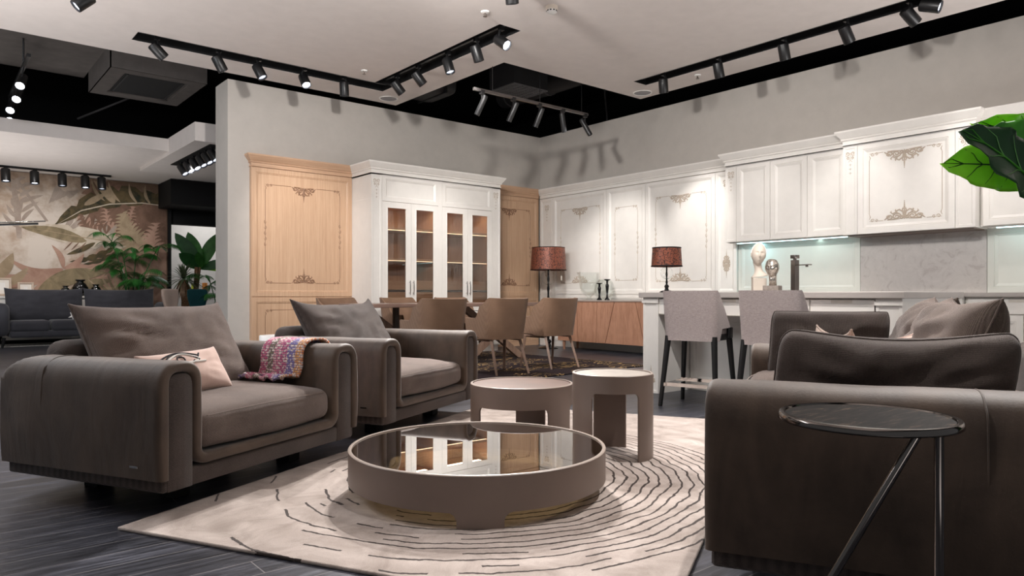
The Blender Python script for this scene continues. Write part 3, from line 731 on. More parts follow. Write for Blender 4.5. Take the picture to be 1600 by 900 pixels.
t = thing('light_track', 'black recessed track with spotlights in the stepped ceiling beside the wall end', 'light track', (3.5, 12.5, 3.22)); bm = B(); box(bm, -.09, .09, -1.2, 1.0, -.012, 0); link('rail', bm, 'black', t)
for k, y in enumerate((13.1, 12.75, 12.4, 12.05, 11.75, 11.45)):
    head('black spotlight, %s in the short row on the stepped ceiling track' % ('farthest', 'second farthest', 'third farthest and brightly lit', 'third nearest', 'second nearest', 'nearest')[k], (3.5, y, 3.21), dirv(.6, .8, -.2), .062, .2, .12, 'lens' if k in (1, 2) else 'lens_dim', 'spotlights on the stepped ceiling')
# mural: painted leaves on the wall panel
t = thing('mural', 'large painted mural of brown and green tropical leaves on the back wall', 'mural', (0, 16.49, 0))
def mural_bg():
    m = NT('mural_ground'); v = m.coord(); n = m.noise(v, .8, 5, .6, .5); n2 = m.noise(v, 6, 5, .7)
    sx = m.n('ShaderNodeSeparateXYZ'); m.l(v, sx.inputs[0])
    f = m.math('ADD', m.math('MULTIPLY', n, .8), m.math('MULTIPLY', n2, .25))
    f = m.math('ADD', f, m.math('MULTIPLY', m.math('ABSOLUTE', m.math('SUBTRACT', sx.outputs[0], 1.75)), .12))
    m.base(m.ramp(f, [(.48, (196, 184, 172)), (.62, (162, 142, 124)), (.74, (116, 92, 74)), (.9, (84, 64, 50))])); m.set(Roughness=.9); return m.m
bm = B(); box(bm, -3.9, 4.1, -.012, 0, 0, 3.27); link('wallpaper', bm, mural_bg(), t)
def paint(name, c1, c2, sc_=3):
    m = NT(name); v = m.coord(); n = m.noise(v, sc_, 5, .65, 1); m.base(m.ramp(n, [(.35, c1), (.65, c2)])); m.set(Roughness=.9); return m.m
PM = [paint('paint_dark_green', (34, 38, 26), (98, 82, 54)), paint('paint_tan', (136, 118, 94), (166, 146, 120)), paint('paint_brown', (96, 72, 58), (124, 96, 80)), paint('paint_cream', (168, 152, 132), (196, 184, 168)), paint('paint_olive', (100, 88, 66), (142, 126, 98)), paint('paint_shadow', (140, 124, 112), (160, 146, 134)), paint('paint_rose', (150, 116, 100), (170, 138, 120))]
MB_ = B(); LAY = [0.0125]
def mpoly(pts, mi):
    LAY[0] += .00005
    f = MB_.faces.new([MB_.verts.new((x, -LAY[0], z)) for x, z in pts]); f.material_index = mi
def mleaf(x0, z0, x1, z1, wd, bend, mi, n=14, asym=1.0, cuts=0):
    dx, dz = x1 - x0, z1 - z0; Ln = math.hypot(dx, dz); ux, uz = dx / Ln, dz / Ln; px_, pz = -uz, ux; up, lo = [], []
    for i in range(n + 1):
        f = i / n; b = bend * math.sin(PI * f); wdt = wd * math.sin(PI * f ** .8) ** .75
        if cuts and i % cuts == 0 and 0 < i < n: wdt *= .55
        cx, cz = x0 + dx * f + px_ * b, z0 + dz * f + pz * b
        up.append((cx + px_ * wdt, cz + pz * wdt)); lo.append((cx - px_ * wdt * asym, cz - pz * wdt * asym))
    LAY[0] += .00005
    U = [MB_.verts.new((x, -LAY[0], z)) for x, z in up]; D = [MB_.verts.new((x, -LAY[0], z)) for x, z in lo]
    for i in range(n):
        try: MB_.faces.new((U[i], U[i + 1], D[i + 1], D[i])).material_index = mi
        except Exception: pass
def mfrond(x0, z0, x1, z1, ln, mi, n=11, wd=.035, bend=.15, sides=(-1, 1)):
    dx, dz = x1 - x0, z1 - z0; Ln = math.hypot(dx, dz); ux, uz = dx / Ln, dz / Ln
    for i in range(n):
        f = (i + .6) / n; b = bend * math.sin(PI * f); cx, cz = x0 + dx * f - uz * b, z0 + dz * f + ux * b
        l_ = ln * (1 - .55 * f)
        for s in sides:
            a = math.atan2(uz, ux) + s * (1.05 - .4 * f); mleaf(cx, cz, cx + l_ * math.cos(a), cz + l_ * math.sin(a), wd, -.06 * s, mi, 7)
# big brown masses, shadows, then leaves
mpoly([(2.35, 2.05), (2.75, 2.75), (3.2, 2.9), (4.08, 2.95), (4.08, 1.7), (3.5, 1.6), (3.0, 2.0)], 2)
mpoly([(2.5, 2.95), (2.75, 3.24), (3.3, 3.24), (3.1, 2.85)], 2)
for a in range(9): mleaf(2.35 + .1 * a, 2.55 - .02 * a, 2.2 + .09 * a + .25 * math.sin(a * 2.1), 2.2 - .05 * a, .05, .03, (5, 6)[a % 2])
mpoly([(2.95, 2.05), (4.08, 1.95), (4.08, .3), (2.4, .3), (2.5, 1.4)], 6)
mleaf(-.2, 1.8, 1.0, 3.1, .22, .1, 5)
for k in range(16): mleaf(1.45 + .03 * (k % 3), 2.2 + .06 * k, 1.2 + .7 * ((k * .37) % 1), 2.5 + .045 * k, .035, .02, 5, 7)
mpoly([(1.44, 2.0), (1.52, 2.0), (1.50, 2.6), (1.40, 3.1), (1.34, 3.1)], 5); mpoly([(1.9, 2.35), (1.95, 2.36), (1.45, 3.15), (1.40, 3.12)], 5)
for k in range(10): mleaf(2.1 + .02 * k, 3.1 - .03 * k, 1.95 + .06 * k, 2.7 + .035 * k, .045, .03, 5, 7)
mpoly([(3.28, 2.1), (3.42, 2.1), (3.47, 2.8), (3.30, 2.8)], 2)
for k in range(7): mfrond(2.95 + .12 * k, 2.2 + .05 * (k % 3), 2.8 + .16 * k, 2.7, .22, (2, 6, 2)[k % 3], 6, .022, .05)
mfrond(3.0, 2.15, 2.55, 2.5, .3, 2, 9, .028)
# banana leaf with torn edge
mleaf(4.08, 2.93, 2.03, 2.28, .17, -.26, 0, 26, 1.6, 5)
mpoly([(2.05, 2.28), (2.5, 2.62), (3.0, 2.79), (3.6, 2.86), (4.08, 2.83), (4.08, 2.81), (3.6, 2.84), (3.0, 2.765), (2.5, 2.595)], 3)
for x, dx in ((2.9, -.12), (3.18, -.1), (3.5, -.04), (3.75, .02)): mleaf(x + .02, 2.83, x + dx - .1, 3.24, .03, .05, 1)
mleaf(3.1, 2.8, 2.72, 3.23, .09, -.03, 1); mleaf(2.55, 2.72, 2.95, 3.0, .06, .0, 1)
mleaf(3.85, 2.95, 4.06, 3.06, .09, 0, 0)
# pale long leaf
mleaf(3.4, 1.95, 1.46, 2.24, .23, -.03, 3, 22, .75, 6); mleaf(2.6, 2.0, 1.5, 2.22, .14, -.06, 4, 14, .6)
mleaf(2.75, 1.98, 2.25, 1.72, .05, .02, 0); mleaf(3.1, 1.9, 2.3, 1.58, .07, .06, 0, 14, 1, 3); mleaf(3.2, 1.85, 2.5, 1.52, .05, .05, 0, 12, 1, 3)
mpoly([(1.46, 2.245), (2.4, 2.10), (3.4, 1.965), (3.4, 1.95), (2.4, 2.085)], 1)
for k in range(3): mleaf(2.35 + .12 * k, 1.98, 2.2 + .12 * k, 1.80, .012, 0, 2)
# lower left palm shadow leaves
for x1, z1, wd, bd in ((1.3, 1.62, .07, .16), (1.1, 1.3, .09, .12), (1.2, 1.05, .09, .05), (2.0, 1.9, .05, -.05), (2.55, 1.75, .06, -.06), (2.7, 1.5, .05, .02), (1.6, .9, .06, .0)): mleaf(2.2, 1.44, x1, z1, wd, bd, 6)
mleaf(1.05, 1.2, 1.38, 1.72, .11, -.05, 1); mleaf(1.2, 1.1, 1.62, 1.45, .08, -.05, 1); mfrond(1.05, 1.2, 1.38, 1.72, .14, 3, 7, .01)
# olive and frond leaves
mleaf(1.75, .95, 2.95, 1.38, .16, .12, 4, 20); mleaf(2.2, .8, 3.05, 1.22, .12, .1, 4)
for k in range(9): mleaf(3.3, .75, 2.6 + .12 * k, 1.35 - .03 * abs(k - 3), .03, .05, (1, 4)[k % 2])
mfrond(3.7, 1.75, 3.3, 2.5, .45, 1, 12, .04, .1); mfrond(3.98, 1.65, 3.9, 2.35, .35, 6, 9, .035)
for k in range(12): mleaf(3.45 + .02 * k, .6, 3.15 + .085 * k, 1.35 + .05 * ((k * 3) % 4), .05, .03, (1, 3, 6)[k % 3])
o = link('painted_leaves', MB_, PM, t)

# graphite sofa
t = thing('graphite_sofa', 'dark graphite fabric sofa with dark legs in front of the mural wall', 'sofa', (1.19, 15.05, 0))
def ss(w_, d_, h_, r_, x, y, z, name, m, par=None, n=5, fn=None, rot=None): return link(name, softbox(w_, d_, h_, r_, n, fn), m, par or t, 80, (x, y, z), rot)
ss(2.55, .8, .12, .04, 1.3, .45, .17, 'seat_frame', 'greyfab')
for k in range(4): ss(.60, .72, .20, .06, .33 + k * .615, .40, .27, 'seat_cushion', 'greyfab')
for x in (.62, 1.87):
    bm, pip = cushion(1.24, .62, .26, 3 + x, .03, .012); bmesh.ops.transform(bm, matrix=Matrix.Rotation(R(-12), 4, 'X'), verts=bm.verts); link('back_cushion', bm, 'greyfab', t, 180, (x, .66, .42))
for x, s in ((-.10, -1), (2.62, 1)): ss(.26, .88, .58, .11, x, .42, .2, 'armrest', 'greyfab')
for x in (-.05, 2.6):
    for y in (.08, .8):
        bm = B(); b = B(); cyl(b, .018, -.18, 0, n=12, r2=.03); merge(bm, b, Matrix.Rotation(R(8 if x < 1 else -8), 4, 'Y')); link('leg', bm, 'black', t, 50, (x, y, .18))
t = thing('rug', 'pale patterned rug under the graphite sofa', 'rug', (2.3, 15.7, 0)); bm = B(); bbox(bm, -1.3, 1.6, -.35, .55, 0, .012, .004); link('pile', bm, paint('pale_pattern_rug', (120, 116, 112), (196, 192, 186), 30), t)
t = thing('star_toy', 'small white star ornament lying on the graphite sofa', 'ornament', (2.2, 15.32, .475))
bm = B(); b = B()
top = [b.verts.new(((.09 if i % 2 == 0 else .036) * math.cos(i * PI / 5), 0, (.09 if i % 2 == 0 else .036) * math.sin(i * PI / 5))) for i in range(10)]
for yy in (-.025, .025):
    c = b.verts.new((0, yy, 0))
    for i in range(10): b.faces.new((c, top[i], top[(i + 1) % 10]))
merge(bm, b, Matrix.Translation((0, 0, .055)) @ Matrix.Rotation(R(18), 4, 'Y')); link('star_body', bm, 'plaster', t)
# console with frames and vases behind the sofa
t = thing('console_table', 'low pale console along the mural wall behind the graphite sofa', 'console', (1.6, 16.28, 0))
bm = B(); bbox(bm, -1.4, 1.4, -.2, .18, .86, .90, .005); link('top', bm, 'white', t)
bm = B(); bbox(bm, -1.35, 1.35, -.18, .16, .08, .86, .005); link('body', bm, 'white', t)
bm = B(); box(bm, -1.3, 1.3, -.14, .12, 0, .08); link('plinth', bm, 'black', t)
for x, wd, ht, lab in ((1.19, .30, .34, 'larger beige picture frame standing on the console at the left edge'), (1.56, .26, .26, 'smaller beige picture frame beside the larger one on the console')):
    t = thing('picture_frame', lab, 'picture frame', (x, 16.22, .90), 0, 'picture frames on the console'); T = Matrix.Rotation(R(-8), 4, 'X')
    pl = PL((-wd / 2, 0, .004), (1, 0, 0), (0, 0, 1)); bm = B(); frame_panel(bm, pl, 0, wd, 0, ht, [(0, 0), (.008, .006), (.03, .004), (.04, -.008)], .02); bmesh.ops.transform(bm, matrix=T, verts=bm.verts); link('frame', bm, 'bframe', t)
    bm = B(); plbox(bm, pl, .04, wd - .04, .04, ht - .04, -.007, -.005); bmesh.ops.transform(bm, matrix=T, verts=bm.verts); link('mat_board', bm, 'paper', t)
    bm = B(); plbox(bm, pl, .1, wd - .1, .11, ht - .09, -.005, -.004); bmesh.ops.transform(bm, matrix=T, verts=bm.verts); link('print', bm, 'white', t)
for x, s, lab, m in ((2.45, 1.0, 'tallest black glass vase on the console behind the graphite sofa', 'blackglass'), (2.20, .62, 'small dark green glass vase left of the tallest black vase', 'green_glass'), (2.72, .72, 'rounded dark green glass vase right of the tallest black vase', 'green_glass')):
    t = thing('glass_vase', lab, 'vase', (x, 16.25, .9), 0, 'dark vases on the console')
    bm = B(); lathe(bm, [(0, 0), (.09 * s, .004), (.135 * s, .06 * s), (.14 * s, .16 * s), (.10 * s, .24 * s), (.06 * s, .27 * s), (.062 * s, .29 * s), (.085 * s, .30 * s), (.085 * s, .315 * s), (.06 * s, .315 * s), (.055 * s, .28 * s)], 28); link('glass_body', bm, m, t, 60)
    bm = B(); lathe(bm, [(.062 * s, .316 * s), (.086 * s, .316 * s), (.086 * s, .325 * s), (.062 * s, .325 * s)], 28); link('rim', bm, 'black_metal', t, 60)
t = thing('arm_lamp', 'black horizontal lamp arm with a shiny tip crossing the mural from the left edge', 'lamp', (.05, 13.6, 0))
bm = B(); cyl(bm, .16, 0, .03); tube(bm, [(0, 0, .03), (0, 0, 1.95)], .014, 10); link('stand', bm, 'black_metal', t, 50)
bm = B(); tube(bm, [(-.2, 0, 1.90), (1.42, 0, 2.06)], .018, 10); link('arm', bm, 'black_metal', t, 50)
bm = B(); tube(bm, [(.75, 0, 2.03), (1.52, .02, 2.11)], .012, 10); link('tip_rod', bm, 'chrome', t, 50)

# plants of the back area
def leaf_mesh(bm, base, d, up, Ln, wd, droop=.3, n=8, fold=.15, wave=0, tipw=.0, pw=.75):
    d = Vector(d).normalized(); up = Vector(up); s = d.cross(up).normalized(); up = s.cross(d).normalized(); rows = []
    for i in range(n + 1):
        f = i / n; p = Vector(base) + d * Ln * f - Vector((0, 0, 1)) * droop * Ln * f * f
        wv = wd * max(.02, math.sin(PI * min(1, f * .97 + .03)) ** pw); k = wave * math.sin(f * 9)
        rows.append([bm.verts.new(p - s * wv + up * (fold * wv + k)), bm.verts.new(p), bm.verts.new(p + s * wv + up * (fold * wv - k))])
    for a, b in zip(rows, rows[1:]):
        bm.faces.new((a[0], a[1], b[1], b[0])); bm.faces.new((a[1], a[2], b[2], b[1]))
def potp(t, r, h, m='pot'):
    bm = B(); lathe(bm, [(0, 0), (r * .75, 0), (r, h), (r * .93, h), (r * .9, h - .04)], 28); link('pot', bm, m, t, 50)
    bm = B(); lathe(bm, [(0, h - .03), (r * .91, h - .03)], 28); link('soil', bm, 'soil', t)
def pinnate(bm, base, az, el, Ln, lf, n=22, wd=.02, droop=.5):
    base = Vector(base); h = Vector((math.cos(az), math.sin(az), 0)); pts = []
    for i in range(9):
        f = i / 8; pts.append(base + h * Ln * f * math.cos(el) + Vector((0, 0, Ln * (f * math.sin(el) - droop * f * f))))
    tube(bm, pts, [.008 * (1 - .7 * i / 8) for i in range(9)], 5)
    for i in range(n):
        f = .18 + .82 * i / n; k = f * 8; j = min(7, int(k)); p = pts[j].lerp(pts[j + 1], k - j); d = (pts[j + 1] - pts[j]).normalized(); sd = d.cross(Vector((0, 0, 1))).normalized()
        for s in (-1, 1): leaf_mesh(bm, p, d * .7 + sd * s * .8 + Vector((0, 0, -.15)), (0, 0, 1), lf * (1 - .5 * abs(f - .45)), wd, .5, 5, .1)
def areca(label, loc, stems, h, seed):
    rnd = random.Random(seed); t = thing('areca_palm', label, 'plant', loc); potp(t, .16, .35)
    bs = B(); bl = B()
    for k in range(stems):
        a = 2 * PI * k / stems + .4; x, y = .08 * math.cos(a), .08 * math.sin(a); ln_ = .12 + .32 * rnd.random()
        top = (x + ln_ * math.cos(a), y + .5 * ln_ * math.sin(a), h * (.55 + .42 * ((k * .62) % 1))); tube(bs, [(x, y, .3), (x * 1.6, y * 1.6, top[2] * .6), top], [.014, .012, .008], 7)
        for q in range(5): pinnate(bl, (top[0], top[1], top[2] - .04 * q), a + q * 1.26 + rnd.random() * .6, .45 + .6 * rnd.random(), .42 + .22 * rnd.random(), .20, 20, .0065, .55)
    for v in bl.verts: v.co.y = min(v.co.y, .30 + .02 * math.sin(v.co.x * 40))
    link('stem', bs, 'palm', t, 60); link('frond', bl, 'palm', t)
    return t
areca('feathery green palm standing in front of the mural beside the graphite sofa', (3.36, 16.14, 0), 7, 2.2, 3)
areca('slender green palm at the right edge of the back area next to the wall end', (4.75, 14.9, 0), 3, 1.5, 9)
t = thing('yucca', 'grey-green spiky yucca on a thick brown trunk behind the beige wing chair', 'plant', (4.20, 15.55, 0)); potp(t, .2, .35)
bm = B(); tube(bm, [(0, 0, .3), (.02, 0, .8), (-.02, .02, 1.22)], [.075, .085, .09], 12); tube(bm, [(.1, .1, .3), (.24, .1, .9), (.26, .1, 1.5)], [.05, .05, .04], 10); link('trunk', bm, 'bark', t, 60)
bl = B(); bd = B(); rnd = random.Random(4)
for k in range(110):
    a = rnd.random() * 2 * PI; el = rnd.uniform(-.5, 1.45); d = (math.cos(a) * math.cos(el), math.sin(a) * math.cos(el), math.sin(el)); leaf_mesh(bl, (-.02, .02, 1.25), d, (0, 0, 1), rnd.uniform(.38, .55), .014, .35, 5, .2)
for k in range(40):
    a = rnd.random() * 2 * PI; leaf_mesh(bd, (-.02 + .06 * math.cos(a), .02 + .06 * math.sin(a), 1.22), (math.cos(a) * .45, math.sin(a) * .45, -1), (math.cos(a), math.sin(a), .3), rnd.uniform(.25, .42), .013, .1, 4)
link('leaf_crown', bl, 'yucca', t); link('dry_leaves', bd, 'dryleaf', t)
t = thing('broad_leaf_plant', 'tall plant with broad upright green leaves behind the yucca', 'plant', (4.62, 16.0, 0)); potp(t, .18, .35)
bm = B(); tube(bm, [(0, 0, .3), (-.05, 0, 1.0), (.02, 0, 1.6)], [.03, .025, .02], 8); link('stem', bm, 'bark', t, 60)
for k, (a, el, Ln, wd, m) in enumerate(((2.9, 1.3, .92, .16, 'leaf_mid'), (-.3, 1.2, .95, .15, 'leaf_mid'), (-.6, .35, .62, .11, 'leaf_dark'), (3.3, .7, .6, .14, 'leaf_dark'), (-2.0, .95, .5, .1, 'leaf_mid'), (-.3, .05, .7, .05, 'leaf_light'), (1.4, .7, .5, .1, 'leaf_dark'), (3.0, 1.05, 1.0, .15, 'leaf_dark'))):
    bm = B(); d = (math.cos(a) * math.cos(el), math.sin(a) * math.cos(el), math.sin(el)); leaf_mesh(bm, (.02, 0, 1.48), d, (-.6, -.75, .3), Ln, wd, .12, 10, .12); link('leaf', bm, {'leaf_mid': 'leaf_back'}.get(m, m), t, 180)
# chairs and candles far behind
for x, y, m, rz, lab in ((3.80, 15.1, 'beigefab', 25, 'beige upholstered wing chair seen behind the armchair cushion'), (4.22, 15.1, 'greenfab', -10, 'petrol green upholstered wing chair beside the beige one')):
    t = thing('wing_chair', lab, 'chair', (x, y - .4, 0), rz)
    bm = softbox(.30, .08, .62, .045, 6, lambda p: Vector((p.x * (1 + .28 * math.cos((p.z / .62 - .84) * 4.6)), p.y - .9 * p.x * p.x + .05 * (p.z / .62), p.z))); link('backrest', bm, m, t, 80, (0, .12, .42))
    link('seat', softbox(.34, .38, .12, .05, 5), m, t, 80, (0, -.08, .36))
    for sx in (-1, 1):
        for sy in (-1, 1): bm = B(); tube(bm, [(sx * .12, -.08 + sy * .14, .37), (sx * .15, -.08 + sy * .18, 0)], [.016, .01], 8); link('leg', bm, 'black', t, 60)
t = thing('side_table', 'white table with candles behind the wing chairs', 'table', (5.1, 17.4, 0)); bm = B(); bbox(bm, -.7, .7, -.25, .25, .88, .92, .005); link('tabletop', bm, 'white', t)
for sx in (-1, 1):
    for sy in (-1, 1): bm = B(); box(bm, sx * .65 - .02, sx * .65 + .02, sy * .2 - .02, sy * .2 + .02, 0, .88); link('leg', bm, 'black_metal', t)
for x, h, c, lab in ((4.62, .26, (190, 200, 60), 'tall yellow candle on the white table in the back area'), (4.86, .28, (236, 150, 70), 'glowing orange candle on the white table in the back area')):
    t = thing('candle', lab, 'candle', (x + .25, 17.3, .92), 0, 'candles in the back area'); bm = B(); lathe(bm, [(0, 0), (.055, 0), (.055, h), (.045, h + .004), (.02, h - .01), (0, h - .012)], 20); link('wax', bm, plain('wax_%d' % c[0], c, .5), t, 50)
    bm = B(); tube(bm, [(0, 0, h - .012), (.003, 0, h + .02)], .003, 6); link('wick', bm, 'black', t)
t = thing('cylinder_stool', 'white cylinder stool with a wooden top in front of the oak panel', 'stool', (0, 0, 0))
_D = 7.5; t.location = (FX * _D + RX * (-377 / 1115 * _D), FY * _D + RY * (-377 / 1115 * _D), 0)
bm = B(); lathe(bm, [(0, 0), (.105, 0), (.115, .02), (.115, .49), (.108, .5), (.098, .5), (.096, .485)], 36); link('body', bm, 'plaster', t, 50)
bm = B(); lathe(bm, [(0, .487), (.097, .487)], 36); link('top', bm, 'oakh', t)

# ------------------------------------------------------------------ oak panels and display cabinet on the left wall
def oak_unit(label, x0, x1, fw, fy=9.86, orn=True):
    t = thing('oak_wall_panel', label, 'wall panel', (x0, 9.94, 0)); pl = PL((0, fy - 9.94, 0), (1, 0, 0), (0, 0, 1)); wd = x1 - x0
    bm = B(); plbox(bm, pl, 0, wd, 0, 2.70, -.075, -.012); link('backing', bm, 'oak', t)
    bm = B(); frame_panel(bm, pl, .003, wd - .003, .90, 2.69, mould(.06), .012); link('upper_panel', bm, 'oak', t)
    bm = B(); frame_panel(bm, pl, .003, wd - .003, .09, .885, mould(.06), .012); link('lower_panel', bm, 'oak', t)
    bm = B(); plbox(bm, pl, 0, wd, 0, .085, -.012, 0); link('plinth', bm, 'oakh', t)
    bm = B(); cornice(bm, pl, 0, wd, 2.70, CORN, ret0=.075 if x0 < 5 else 0); plbox(bm, pl, 0, wd, 2.70, 2.868, -.075, 0); link('cornice', bm, 'oakh', t)
    dp = PL((0, fy - 9.94 + .012, 0), (1, 0, 0), (0, 0, 1))
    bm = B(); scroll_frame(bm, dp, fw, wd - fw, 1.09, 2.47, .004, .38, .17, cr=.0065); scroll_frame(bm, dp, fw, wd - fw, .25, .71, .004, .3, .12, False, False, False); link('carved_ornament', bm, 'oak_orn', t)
oak_unit('tall light oak wall panel with carved scrollwork left of the white display cabinet', 3.53, 5.05, .195)
oak_unit('light oak wall panel with carved scrollwork between display cabinet and room corner', 7.45, 8.845, .2)
def cab_handle(bm, x, y, z0, z1):
    for z in (z0 + .02, z1 - .02): tube(bm, [(x, y, z), (x, y - .03, z)], .006, 8); 
    tube(bm, [(x, y - .03, z0), (x, y - .036, (z0 + z1) / 2 - .03), (x, y - .036, (z0 + z1) / 2 + .03), (x, y - .03, z1)], [.005, .008, .008, .005], 8)
    for z in (z0, z1):
        t_ = B(); bmesh.ops.create_icosphere(t_, subdivisions=1, radius=.009); merge(bm, t_, Matrix.Translation((x, y - .03, z)))
X0, X1, YF, YB = 5.05, 7.45, 9.263, 9.93
t = thing('display_cabinet', 'tall white display cabinet with four glass doors standing against the left wall', 'cabinet', (X0, YF, 0)); pl = PL((0, 0, 0), (1, 0, 0), (0, 0, 1)); W_ = X1 - X0; D_ = YB - YF
bm = B(); box(bm, .004, .02, .03, D_, .1, 2.69); box(bm, 0.001, .004, .031, D_, .1, 2.30); frame_panel(bm, PL((0, 0, 0), (0, -1, 0), (0, 0, 1)), -D_, -.031, 2.31, 2.68, [(0, -.001), (.02, -.001), (.023, -.003)], 0.002); link('side_panel', bm, 'white', t)
bm = B(); box(bm, W_ - .02, W_, .03, D_, .1, 2.69); link('side_panel', bm, 'white', t)
bm = B(); box(bm, 0, W_, .02, D_, 2.66, 2.69); box(bm, .02, W_ - .02, .03, D_, .62, .66); link('carcass', bm, 'white', t)
bm = B(); box(bm, .02, W_ - .02, D_ - .02, D_, .66, 2.66); box(bm, .02, .20, .05, D_ - .02, .66, 2.66); box(bm, W_ - .20, W_ - .02, .05, D_ - .02, .66, 2.66); box(bm, 1.17, 1.235, .03, D_ - .02, .66, 2.66); box(bm, .2, W_ - .2, .05, D_ - .02, 2.27, 2.31); link('lining', bm, 'oak_in', t)
for a0, a1 in ((0, .178), (W_ - .178, W_)):
    bm = B(); frame_panel(bm, pl, a0, a1, .1, 2.69, [(0, 0), (.03, 0), (.036, -.006), (.042, -.006)], .03); p_ = link('pilaster', bm, 'white', t)
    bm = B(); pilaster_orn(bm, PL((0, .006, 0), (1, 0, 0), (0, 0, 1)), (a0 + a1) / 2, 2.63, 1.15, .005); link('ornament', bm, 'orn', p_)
bm = B(); plbox(bm, pl, 1.165, 1.237, .1, 2.69, -.03, -.002); link('middle_stile', bm, 'white', t)
bm = B(); plbox(bm, pl, 0, W_, 2.69, 2.70, -D_, 0); cornice(bm, pl, 0, W_, 2.70, CORNB, D_, D_); plbox(bm, pl, 0, W_, 2.70, 2.86, -D_, -.0); link('cornice', bm, 'white', t)
bm = B(); plbox(bm, pl, .02, W_ - .02, 0, .1, -.4, -.04); link('plinth', bm, 'white', t)
for a0, a1 in ((.18, 1.163), (1.239, W_ - .18)):
    bm = B(); frame_panel(bm, pl, a0, a1, 2.305, 2.685, mould(.05, .02, .014), .022); link('flap_door', bm, 'white', t)
    bm = B(); frame_panel(bm, pl, a0, a1, .105, .66, mould(.05, .02, .014), .022); link('lower_drawer', bm, 'white', t)
    m_ = (a0 + a1) / 2
    for k, (b0, b1) in enumerate(((a0, m_ - .002), (m_ + .002, a1))):
        bm = B(); fw = .085
        for r_ in ((b0, b0 + fw, .67, 2.30), (b1 - fw, b1, .67, 2.30), (b0 + fw, b1 - fw, .67, .67 + fw), (b0 + fw, b1 - fw, 2.30 - fw, 2.30)): plbox(bm, pl, *r_, -.024, 0)
        q = [(b0 + fw, .67 + fw), (b1 - fw, .67 + fw), (b1 - fw, 2.3 - fw), (b0 + fw, 2.3 - fw)]
        for i in range(4): tube(bm, [pl.p(*q[i], .0), pl.p(*q[(i + 1) % 4], .0)], .007, 6)
        dr = link('glass_door', bm, 'white', t)
        bm = B(); plbox(bm, pl, b0 + fw, b1 - fw, .67 + fw, 2.30 - fw, -.016, -.012); link('pane', bm, 'door_glass', dr)
        bm = B(); cab_handle(bm, (b1 - .03) if k == 0 else (b0 + .03), 0, .93, 1.13); link('handle', bm, 'chrome', dr, 60)
    for z in (1.44, 1.90):
        bm = B(); box(bm, a0 + .02, a1 - .02, .08, D_ - .02, z, z + .035); sh = link('shelf', bm, 'oak', t); bm = B(); box(bm, a0 + .03, a1 - .03, .10, .125, z - .006, z); link('led_strip', bm, 'ledw', sh)
    for k, (b0, b1) in enumerate(((a0 + .03, m_ - .04), (m_ + .04, a1 - .03))):
        for z0, z1 in ((1.0, 1.14), (.70, .965)): bm = B(); box(bm, b0, b1, .07, D_ - .05, z0, z1); link('inner_drawer', bm, 'oakh', t)
    bm = B(); box(bm, a0 + .02, a1 - .02, .09, D_ - .03, .968, .994); link('drawer_gap_shade', bm, 'charcoal', t)  # dark slab painting in the shade between the inner drawers
    area('cabinet_led', (X0 + m_, YF + .2, 2.25), (X0 + m_, YF + .25, 1.0), .8, 2.2, (1, .88, .72), .1)
def wineglass(loc, label, s=1.0):
    t = thing('wine_glass', label, 'glass', loc, 0, 'glasses in the display cabinet'); bm = B(); lathe(bm, [(0, .003), (.034 * s, .002), (.034 * s, .0), (.0, 0)], 20); lathe(bm, [(.004, .003), (.004, .09 * s), (.03 * s, .12 * s), (.038 * s, .16 * s), (.032 * s, .21 * s), (.030 * s, .21 * s)], 20); link('glass_bowl', bm, 'glass', t, 60)
wineglass((5.45, 9.55, 1.475), 'clear wine glass on the shelf behind the leftmost glass door', 1.2)
wineglass((5.98, 9.55, 1.475), 'clear wine glass on the shelf behind the second glass door', 1.3)
wineglass((6.55, 9.55, 1.475), 'clear wine glass on the shelf behind the third glass door', 1.3)
t = thing('wall_socket', 'white double wall socket low on the oak panel near the corner', 'socket', (7.75, 9.855, .28))
bm = B(); bbox(bm, -.08, .08, -.012, -.001, -.045, .045, .004); link('plate', bm, 'outlet', t)
for s in (-1, 1): bm = B(); b = B(); lathe(b, [(0, 0), (.022, 0), (.022, -.004), (.026, -.004)], 20); merge(bm, b, Matrix.Translation((s * .038, -.0125, 0)) @ Matrix.Rotation(R(90), 4, 'X')); link('socket_hole', bm, 'charcoal', t)

